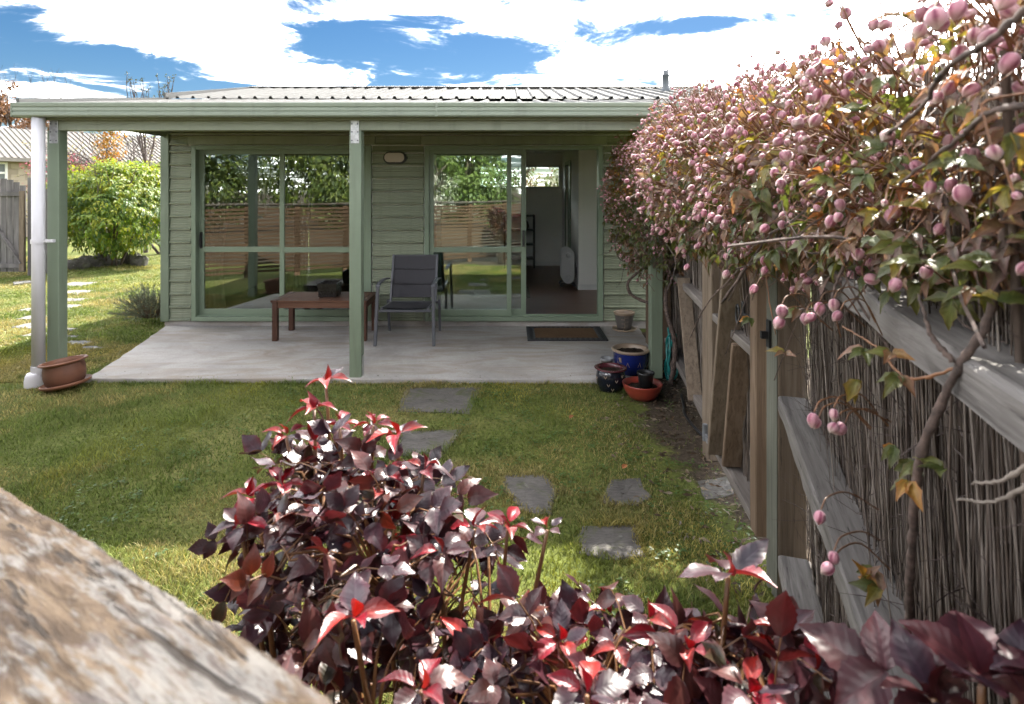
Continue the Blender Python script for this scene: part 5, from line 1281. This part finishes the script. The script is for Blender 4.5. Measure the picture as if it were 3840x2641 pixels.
# old trunk of the vine by the right veranda post
vine([(1.40, 5.05, .0), (1.42, 5.0, .35), (1.36, 5.02, .62), (1.38, 5.15, .80), (1.45, 5.2, 1.1), (1.42, 5.1, 1.5)], .022, .014, name='trunk')
vine([(1.40, 5.3, .66), (1.28, 5.45, .64), (1.14, 5.5, .70), (1.12, 5.5, .82), (1.20, 5.5, .90), (1.32, 5.5, 1.0)], .017, .011); vine([(1.12, 5.5, 1.0), (1.03, 5.5, 1.05), (1.0, 5.5, 1.2), (1.1, 5.5, 1.45)], .006, .004)
vine([PX(2330, 1060, .55), PX(2260, 1085, .58), PX(2215, 1102, .6)], .0026, .0010, mat=paint('bleached_twig', (.20, .17, .14), .8, .2, 20, .3)); vine([PX(2330, 1115, .55), PX(2250, 1135, .58), PX(2180, 1142, .6)], .0026, .0010, mat=bpy.data.materials['bleached_twig'])
# side leaves on the bare stems
for (vx, vy, D) in ((2030, 1010, .78), (2080, 1050, .76), (2140, 1065, .70), (2060, 1090, .75), (1985, 1290, .80), (1960, 1320, .80), (1990, 1330, .78), (2020, 800, .74), (1960, 790, .78), (2040, 850, .74), (1945, 860, .8), (2090, 590, .68), (2040, 590, .7), (2250, 590, .64), (2220, 610, .64), (2200, 650, .66), (2260, 680, .62), (1700, 720, 1.5), (1960, 250, .8), (2010, 170, .72), (2250, 250, .6), (2100, 330, .66), (2170, 360, .64), (2050, 40, .7), (2290, 300, .56), (1810, 700, 1.0), (1780, 800, 1.1)):
    p = PX(vx, vy, D); q0 = Vector((random.uniform(-1, .3), random.uniform(-.5, .3), random.uniform(-.8, .3)))
    for a in (-.9, 0, .9):
        q = Matrix.Rotation(a, 3, 'Z') @ q0; lm.append(frame(p, q, Vector((-.3, -.5, .8)) + rv(.4), random.uniform(.026, .042))); li.append(random.choice((0, 1, 1, 0, 5, 2, 6))); ls.append(1.0)
o = stalks.build('stalks', M_STALK, cl); o['kind'] = 'stuff'
scatter(cl, 'bud', 'bud_mass', bt, bi, bm_, M_BUD, 300, bs)
scatter(cl, 'leaf', 'foliage', ct, li, lm, M_CLEMLEAF, 300, ls)
# tangle of inner stems
m = MB()
for (c, r_, nl, nb) in ELL:
    for k in range(int(nl / 14)):
        a = Vector(c) + Vector((random.uniform(-.7, .7) * r_[0], random.uniform(-1, 1) * r_[1], random.uniform(-.9, .7) * r_[2])); b = a + Vector((random.uniform(-.15, .1), random.uniform(-.35, .35), random.uniform(-.3, .2)))
        m.tube(inter([a, a.lerp(b, .5) + rv(.05), b], 4), random.uniform(.0012, .003), 4, False)
o = m.build('inner_stems', M_VINE, cl); o['kind'] = 'stuff'

# ================================================================== trees and shrubs
random.seed(5)
def limbs(m, p, d, L, r, depth, spread=.6, tips=None, up=.15, rmin=.002):
    n = 3; P = [p]; q = p; dd = d.normalized()
    for i in range(n): dd = (dd + rv(.16) + Vector((0, 0, up * .3))).normalized(); q = q + dd * L / n; P.append(q)
    m.tube(P, [r, r * .88, r * .76, r * .64], 6 if r > .02 else 4, False)
    if depth == 0 or r < rmin:
        if tips is not None: tips.append((q, dd))
        return
    for k in range(random.choice((2, 2, 3))):
        nd = (dd + rdir() * spread + Vector((0, 0, up))).normalized(); st = P[-1] if k == 0 else P[random.choice((2, 3))]; limbs(m, st, nd, L * random.uniform(.62, .85), r * .62, depth - 1, spread, tips, up, rmin)
def tree(name, label, base, h, crown, cols, nleaf, lsize, group=None, mat=M_TREELEAF, cat='tree', trunk_r=.1, parts=0, holes=.0, trunk_h=.4, clumps=40, droop=.4, shell=.35, wd=.55):
    t = thing(name, label, cat, base, group); base = Vector(base); m = MB(); tips = []
    c = base + Vector(crown[0]); r_ = Vector(crown[1])
    limbs(m, base, Vector((0, 0, 1)), h * trunk_h, trunk_r, 3, .7, tips); m.build('trunk', M_TRUNK, t, smooth=True)
    tm = [tmpl_simple(1, wd, c_, .25, .3, i) for i, c_ in enumerate(cols)]
    mats_, idx_, sc_ = [], [], []; cs = []
    for k in range(clumps):
        d = rdir(); f_ = random.random() ** shell; cs.append((c + Vector((d.x * r_.x, d.y * r_.y, d.z * r_.z)) * f_ * .93, random.uniform(.16, .34) * max(r_) * (1.0 if clumps < 60 else .7)))
    for k in range(nleaf):
        q, rr = random.choice(cs); d = rdir(); p = q + Vector((d.x, d.y, d.z * .8)) * rr * random.random() ** .5
        if p.z < .05: continue
        o_ = (p - c); od = Vector((o_.x / r_.x, o_.y / r_.y, o_.z / r_.z))
        dr = (od * .7 + rv(.8) + Vector((0, 0, -droop))); mats_.append(frame(p, dr, Vector((od.x, od.y, abs(od.z) + .7)) + rv(.5), lsize * random.uniform(.6, 1.25))); idx_.append(random.randrange(len(cols))); sc_.append(od.length - .35 * od.y + random.random() * .2)
    if parts: scatter(t, 'leaf', 'crown', tm, idx_, mats_, mat, parts, sc_)
    else: joined('crown', tm, idx_, mats_, mat, t, None)
    return t
# bright green shrub on the left, in dome form with drooping leaves
def dome(name, label, base, r_, h, cols, n, ls, cat='shrub', mat=M_SHRUB, parts=300, lumps=26):
    t = thing(name, label, cat, base); base = Vector(base); tm = [tmpl_leaf(1, .42, c_, (c_[0] * 1.15, c_[1], c_[2] * .8), 4, 0, .3, .45, 0, .42, seed=i) for i, c_ in enumerate(cols)]
    m = MB()
    for k in range(9): a = 6.283 * k / 9; limbs(m, base + Vector((.12 * math.cos(a), .12 * math.sin(a), 0)), Vector((math.cos(a) * .45, math.sin(a) * .45, 1)), h * .42, .022, 2, .5)
    m.build('trunk', M_TRUNK, t)
    L = []
    for k in range(lumps): L.append((rdir(), random.uniform(.05, .16)))
    mats_, idx_, sc_ = [], [], []
    for k in range(n):
        d = rdir(); d.z = abs(d.z) if random.random() < .85 else -abs(d.z) * .6
        bump_ = sum(w_ * max(0, d.dot(q)) ** 10 for q, w_ in L); f_ = (.72 + bump_ + .06 * math.sin(d.z * 22 + 5 * d.x)) * (random.random() ** .16)
        p = base + Vector((d.x * r_ * f_ * 1.15, d.y * r_ * f_, h * .42 + d.z * h * .62 * f_))
        if p.z < .06: continue
        out = Vector((d.x, d.y, d.z * .6)); nf = 4
        a0 = (out * .6 + rv(.5) + Vector((0, 0, -.45))).normalized(); up = out + Vector((0, 0, .9)) + rv(.3); sd_ = a0.cross(up).normalized()
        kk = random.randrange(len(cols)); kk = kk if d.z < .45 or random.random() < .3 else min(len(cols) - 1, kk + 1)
        for q in range(nf):
            e = p + a0 * ls * .55 * q; dd = a0 + sd_ * (.9 if q % 2 else -.9) * (1 if q < nf - 1 else 0) + Vector((0, 0, random.uniform(-.35, .1)))
            mats_.append(frame(e, dd, up + rv(.25), ls * random.uniform(.7, 1.2))); idx_.append(kk); sc_.append(f_ - .5 * d.y + .3 * random.random())
    scatter(t, 'leaf', 'crown', tm, idx_, mats_, mat, parts, sc_)
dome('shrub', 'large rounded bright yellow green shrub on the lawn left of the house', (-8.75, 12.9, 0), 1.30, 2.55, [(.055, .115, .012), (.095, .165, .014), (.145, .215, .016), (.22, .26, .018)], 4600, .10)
# lavender at the house corner
t = thing('lavender_bush', 'small grey green lavender bush beside the house corner', 'shrub', (-4.62, 7.5, 0)); m = MB(); mats_, idx_ = [], []
tm = [tmpl_simple(1, .16, c_, .3, .1, i) for i, c_ in enumerate([(.11, .13, .10), (.16, .18, .14), (.08, .10, .075)])]
for k in range(260):
    a = random.uniform(0, 6.283); e = random.uniform(.15, 1.5); d = Vector((math.cos(a) * math.cos(e), math.sin(a) * math.cos(e), math.sin(e))); L = random.uniform(.22, .42); b = Vector((-4.62, 7.5, .05)) + Vector((math.cos(a), math.sin(a), 0)) * .08; q = b + d * L
    m.tube([b, b.lerp(q, .5) + Vector((0, 0, .02)), q], [.003, .002, .0015], 3, False)
    for w_ in range(16): p = b.lerp(q, random.uniform(.5, 1.05)); mats_.append(frame(p, d + rv(.7), rdir(), random.uniform(.03, .06))); idx_.append(random.randrange(3))
m.build('stems', paint('lavender_stem', (.13, .095, .06), .9, .3, 10, .2), t); joined('foliage', tm, idx_, mats_, M_SHRUB, t, None)
# rockery edging under the shrub
for i, (vx, vy, w, h) in enumerate(((163, 600, .42, .16), (178, 603, .50, .20), (195, 597, .44, .22), (212, 598, .55, .20), (232, 594, .5, .24), (250, 596, .46, .18), (300, 592, .42, .26), (318, 596, .38, .2))):
    p = G(vx, vy + 6); m = MB(); rs_ = random.Random(i + 70)
    prof = [(0, -.05), (.9, -.05), (1.0, .3), (.86, .75), (.5, .98), (.0, 1.0)]
    for (r_, z_) in prof:
        for k in range(9): a = 6.283 * k / 9; q = 1 + rs_.uniform(-.16, .16); m.v.append((p.x + r_ * w / 2 * q * math.cos(a), p.y + r_ * w * .35 * q * math.sin(a), z_ * h * (1 + rs_.uniform(-.12, .12))))
    for r_ in range(5):
        for k in range(9): m.f.append((r_ * 9 + k, r_ * 9 + (k + 1) % 9, (r_ + 1) * 9 + (k + 1) % 9, (r_ + 1) * 9 + k))
    o = m.build('edging_rock', M_STONE, smooth=False); tag(o, ['leftmost grey rock of the edging under the bright shrub', 'second rock from the left under the bright shrub', 'third rock from the left under the bright shrub', 'long flat rock in the middle under the bright shrub', 'fifth rock from the left in the edging under the shrub', 'sixth rock from the left, where the leaves droop lowest', 'tallest rounded rock of the edging near its right end', 'rightmost rock of the edging, closest to the house corner'][i], 'rock', 'rocks edging the shrub bed')
# pink blossom bush, young orange tree, bare spring shrub
tree('blossom_bush', 'bush in pink blossom behind the green shrub', (-12.6, 16.5, 0), 3.0, ((0, 0, 2.0), (1.15, .8, .85)), [(.42, .10, .18), (.55, .20, .28), (.30, .06, .12), (.10, .12, .04)], 2600, .085, cat='shrub', trunk_r=.06, clumps=34)
tree('young_tree', 'slender young tree with orange bronze leaves above the green shrub', (-9.75, 14.2, 0), 3.2, ((0, 0, 2.75), (.24, .24, .95)), [(.32, .13, .02), (.40, .20, .03), (.22, .14, .03)], 950, .085, trunk_r=.03, clumps=26)
t = thing('bare_shrub', 'nearly leafless shrub with tangled twigs next to the house corner', 'shrub', (-9.4, 15.2, 0)); m = MB(); tips = []
for k in range(9): limbs(m, Vector((-9.2 + .5 * random.random(), 15.2, 0)), Vector((random.uniform(-1.1, .9), random.uniform(-.4, .4), 1)), 1.5, .035, 4, .75, tips, .02, .003)
m.build('trunk', M_TWIG, t); tm = [tmpl_simple(1, .5, c_, .2, .2, i) for i, c_ in enumerate([(.16, .17, .05), (.22, .18, .06)])]; mats_, idx_ = [], []
for q, d in tips:
    for k in range(3): mats_.append(frame(q + rv(.06), rdir(), rdir(), random.uniform(.035, .07))); idx_.append(random.randrange(2))
joined('buds', tm, idx_, mats_, M_TREELEAF, t)
# bare branches sticking up behind the roof, on the left
for (vx, D, lb, n_, hh) in ((330, 15.5, 'bare dark branches rising above the left end of the roof', 4, 4.9), (378, 16.5, 'thin bare twigs above the roof, right of the taller branches', 2, 4.9)):
    b = G(vx, 600); b = Vector(((vx - 1155) / 1320 * D, D, 0)); t = thing('bare_tree', lb, 'tree', b, 'bare trees behind the roof'); m = MB(); tips = []
    m.tube([b, b + Vector((.05, 0, 2.2))], [.06, .04], 7)
    for k in range(n_): limbs(m, b + Vector((.05, 0, 2.1)), Vector((random.uniform(-.22, .22), 0, 1)), 1.16, .030, 2, .26, tips, .3, .004)
    m.build('trunk', M_TWIG, t); mats_ = [frame(q + rv(.05), rdir() + Vector((0, 0, .6)), rdir(), .07) for q, d in tips for _ in range(5)]
    joined('buds', [tmpl_simple(1, .5, (.05, .055, .03))], [0] * len(mats_), mats_, M_TREELEAF, t)
# autumn-brown tree far left and two small bare crowns
tree('brown_tree', 'russet brown leaved tree behind the neighbour house at the left edge', (-30.5, 36, 0), 8.0, ((0, 0, 5.4), (3.6, 3, 2.9)), [(.20, .095, .045), (.28, .14, .07), (.15, .08, .05)], 6000, .24, trunk_r=.2, clumps=60)
t = thing('distant_tree', 'small leafless tree on the skyline left of the veranda', 'tree', (-29, 36, 0)); m = MB(); limbs(m, Vector((-29.5, 36, 0)), Vector((0, 0, 1)), 2.7, .09, 5, .5, None, .25, .004); m.build('trunk', M_TWIG, t)
t = tree('conifer', 'tiny upright conifer top above the gutter on the left', (-28.0, 36, 0), 7.5, ((0, 0, 5.6), (.55, .55, 2.2)), [(.03, .045, .02), (.05, .06, .03)], 900, .16, trunk_r=.1, clumps=40)

# ================================================================== neighbour's house
nb = thing('neighbour_house', 'cream block house with ribbed pale metal roof beyond the left fence', 'house', (-17, 20, 0))
U = Vector((.6, .8, 0)); Wv = Vector((-.8, .6, 0)); O_ = Vector((-17, 20, 2.76)); PT = .36
M_NROOF = paint('cream_roof_steel', (.23, .21, .185), .45, .05, .5, .02); M_NRIB = paint('roof_rib_steel', (.11, .10, .088), .5, .08)
def rp(s_, r_, up=0.0): return O_ + U * s_ + Wv * r_ + Vector((0, 0, PT * r_ + up))
m = MB(); a, b, c, d = rp(-7, 0), rp(15, 0), rp(15, 3.6), rp(-7, 3.6); dn = Vector((0, 0, -.06))
m.add([a, b, c, d, a + dn, b + dn, c + dn, d + dn], [(0, 1, 2, 3), (7, 6, 5, 4), (0, 4, 5, 1), (2, 6, 7, 3), (1, 5, 6, 2), (3, 7, 4, 0)])
nr = m.build('roof', M_NROOF, nb)
rib = MB().beam(rp(0, .0, .012) - O_, rp(0, 3.6, .012) - O_, .035, .045); me = bpy.data.meshes.new('roof_rib'); me.from_pydata(rib.v, [], rib.f); me.update()
for k in range(120):
    o = link('roof_rib', me, M_NRIB, nr); o.location = O_ + U * (-6.9 + k * .18)
MB().beam(rp(-7, -.03, -.05), rp(15, -.03, -.05), .12, .13).build('gutter', paint('neighbour_gutter', (.20, .18, .16), .5), nb)
M_BLOCK = paint('cream_block', (.40, .34, .265), .85, .07, 2, .2); M_MORTAR = paint('cream_mortar', (.31, .26, .20), .9, .06)
wb = O_ + Wv * .45; wb.z = 0
m = MB(); e = [wb + U * -7, wb + U * 15, wb + U * 15 + Wv * 6, wb + U * -7 + Wv * 6]; m.add([tuple(p) for p in e] + [(p.x, p.y, 2.85) for p in e], [(0, 1, 5, 4), (1, 2, 6, 5), (2, 3, 7, 6), (3, 0, 4, 7)]); nw = m.build('wall', M_MORTAR, nb)
NWIN = [(-1.5, -.10), (.64, 1.5), (7.0, 8.2)]
blk = MB().beam(Vector((0, 0, 0)), U * .385, .02, .19); bme = bpy.data.meshes.new('block'); bme.from_pydata(blk.v, [], blk.f); bme.update()
for j in range(10):
    for i in range(17):
        s_ = -4.2 + i * .4 + (.2 if j % 2 else 0); zc = .7 + j * .2
        if any(a_ - .42 < s_ < b_ + .02 and 1.75 < zc < 2.75 for a_, b_ in NWIN): continue
        o = link('block', bme, M_BLOCK, nw); o.location = wb + U * s_ + Vector((0, 0, zc)) - Wv * .002
for a_, b_ in NWIN:
    m = MB(); z0, z1 = 1.88, 2.62; q = wb - Wv * .02
    for s0, s1 in ((a_, a_ + .07), (b_ - .07, b_)): m.beam(q + U * s0 + Vector((0, 0, (z0 + z1) / 2)), q + U * s1 + Vector((0, 0, (z0 + z1) / 2)), .08, z1 - z0)
    for zc in (z0 + .035, (z0 + z1) / 2, z1 - .035): m.beam(q + U * (a_ + .07) + Vector((0, 0, zc)), q + U * (b_ - .07) + Vector((0, 0, zc)), .07, .07)
    w_ = m.build('window', M_WHITE, nb)
    MB().beam(q + U * (a_ + .05) + Wv * .01 + Vector((0, 0, (z0 + z1) / 2)), q + U * (b_ - .05) + Wv * .01 + Vector((0, 0, (z0 + z1) / 2)), .01, z1 - z0 - .04).build('pane', paint('dull_pane', (.12, .14, .14), .15), w_)
    MB().beam(q + U * (a_ - .05) - Wv * .05 + Vector((0, 0, z0 - .04)), q + U * (b_ + .05) - Wv * .05 + Vector((0, 0, z0 - .04)), .14, .06).build('sill', M_BLOCK, w_)
# ------------------------------------------------------------------ old paling fence and gate at the left
pf = thing('paling_fence', 'old dark grey paling fence behind the white downpipe', 'fence', (-8.6, 11.3, 0))
FYL = 11.35; xk = -9.08
while xk < -8.8:
    h_ = 1.72 + random.uniform(-.04, .05); MB().box(xk, xk + .10, FYL + .03, FYL + .05, .05, h_).build('paling', M_OLDGREY, pf); xk += .112
for zz_ in (.40, 1.45): MB().box(-9.1, -8.78, FYL - .02, FYL + .029, zz_, zz_ + .09).build('rail', M_OLDGREY, pf)
MB().box(-9.27, -9.12, FYL - .06, FYL + .08, 0, 1.80).build('post', M_POSTW, pf, bevel=.006); MB().box(-9.42, -9.30, FYL + .02, FYL + .12, 0, 1.92).build('post', M_OLDGREY, pf, bevel=.006)
pg = thing('paling_gate', 'old grey paling gate with curved top at the left edge', 'gate', (-9.9, 11.3, 0))
for k in range(8):
    x = -10.42 + k * .122; hh = 1.78 + .20 * math.sin(math.pi * (k + .6) / 8.5) - .08
    MB().box(x, x + .105, FYL + .02, FYL + .04, .08, hh).build('paling', M_OLDGREY, pg)
for zz_ in (.16, 1.56): MB().box(-10.42, -9.46, FYL - .03, FYL + .019, zz_, zz_ + .09).build('rail', M_OLDGREY, pg)
MB().box(-9.535, -9.445, FYL - .035, FYL - .0, .1, 1.66).build('stile', M_POSTW, pg)
MB().beam((-10.35, FYL - .02, 1.5), (-9.5, FYL - .02, .25), .03, .09, up=Vector((0, 1, 0))).build('brace', M_OLDGREY, pg)
o = MB().prism(wob([tuple(G(30, 643)) , tuple(G(95, 636)), tuple(G(95, 640)), tuple(G(30, 648))], .2, .01, 3), -.05, .03).build('edging_strip', M_STONEP); tag(o, 'narrow concrete mowing strip in front of the old gate', 'edging')

# ================================================================== behind the camera (seen in the glass) and behind the house
GRN = [(.06, .09, .018), (.10, .13, .022), (.14, .17, .03), (.045, .07, .018)]
for i, (x, y, h_, cr_, lb) in enumerate(((-12.5, -7.5, 5.2, (3.6, 2.2, 2.3), 'broad leafy tree behind the slat fence, reflected at the left of the left glass door'), (-7.2, -10.5, 5.6, (3.8, 2.2, 2.5), 'tall leafy tree reflected in the middle of the left glass door'),
                                      (-2.0, -12.0, 4.6, (2.6, 2.2, 1.9), 'dense green tree reflected above the slats in the right glass door'))):
    tree('garden_tree', lb, (x, y, 0), h_, ((0, 0, h_ * .46), cr_), GRN if i < 2 else [(.07, .11, .02), (.11, .15, .03)], 14000, .20, 'trees behind the slat fence', trunk_r=.16, clumps=150)
tree('flowering_bush', 'white flowering bush reflected in the left half of the right glass door', (-2.9, -4.0, 0), 2.6, ((0, 0, 1.55), (1.3, .9, .9)), [(.62, .60, .55), (.55, .55, .48), (.10, .13, .06)], 3600, .07, cat='shrub', trunk_r=.06, clumps=40)
# cabbage tree with sword leaves
cb = Vector((.9, -7.5, 0)); t = thing('cabbage_tree', 'spiky leaved cabbage tree reflected at the right of the glass door', 'tree', cb); MB().tube([cb, cb + Vector((.1, 0, 1.4)), cb + Vector((.05, 0, 2.6))], [.14, .11, .09], 8).build('trunk', M_TRUNK, t, smooth=True)
tp = tmpl_simple(1, .05, (.08, .12, .035), .3, .25); mats_ = []
for k in range(240): d = rdir(); d.z = d.z * .8 + .3; mats_.append(frame(cb + Vector((.05, 0, 2.6)), d, Vector((0, 0, 1)), random.uniform(.7, 1.15)))
joined('crown', [tp], [0] * 240, mats_, M_TREELEAF, t, None)
for i, (x, y, lb) in enumerate(((.2, 19.0, 'sparse tree seen through the rear window, left of the dark post'), (3.2, 20.0, 'leafy tree behind the house seen through the right of the rear window'))):
    tree('yard_tree', lb, (x, y, 0), 3.2, ((0, 0, 1.9), (1.9, 1.2, 1.1)), [(.09, .12, .03), (.14, .15, .05), (.20, .13, .10)], 1800, .16, 'trees behind the house', trunk_r=.08, clumps=36)
print('objects', len(bpy.data.objects), 'tris', sum(len(o.data.polygons) for o in bpy.data.objects if o.type == 'MESH'))
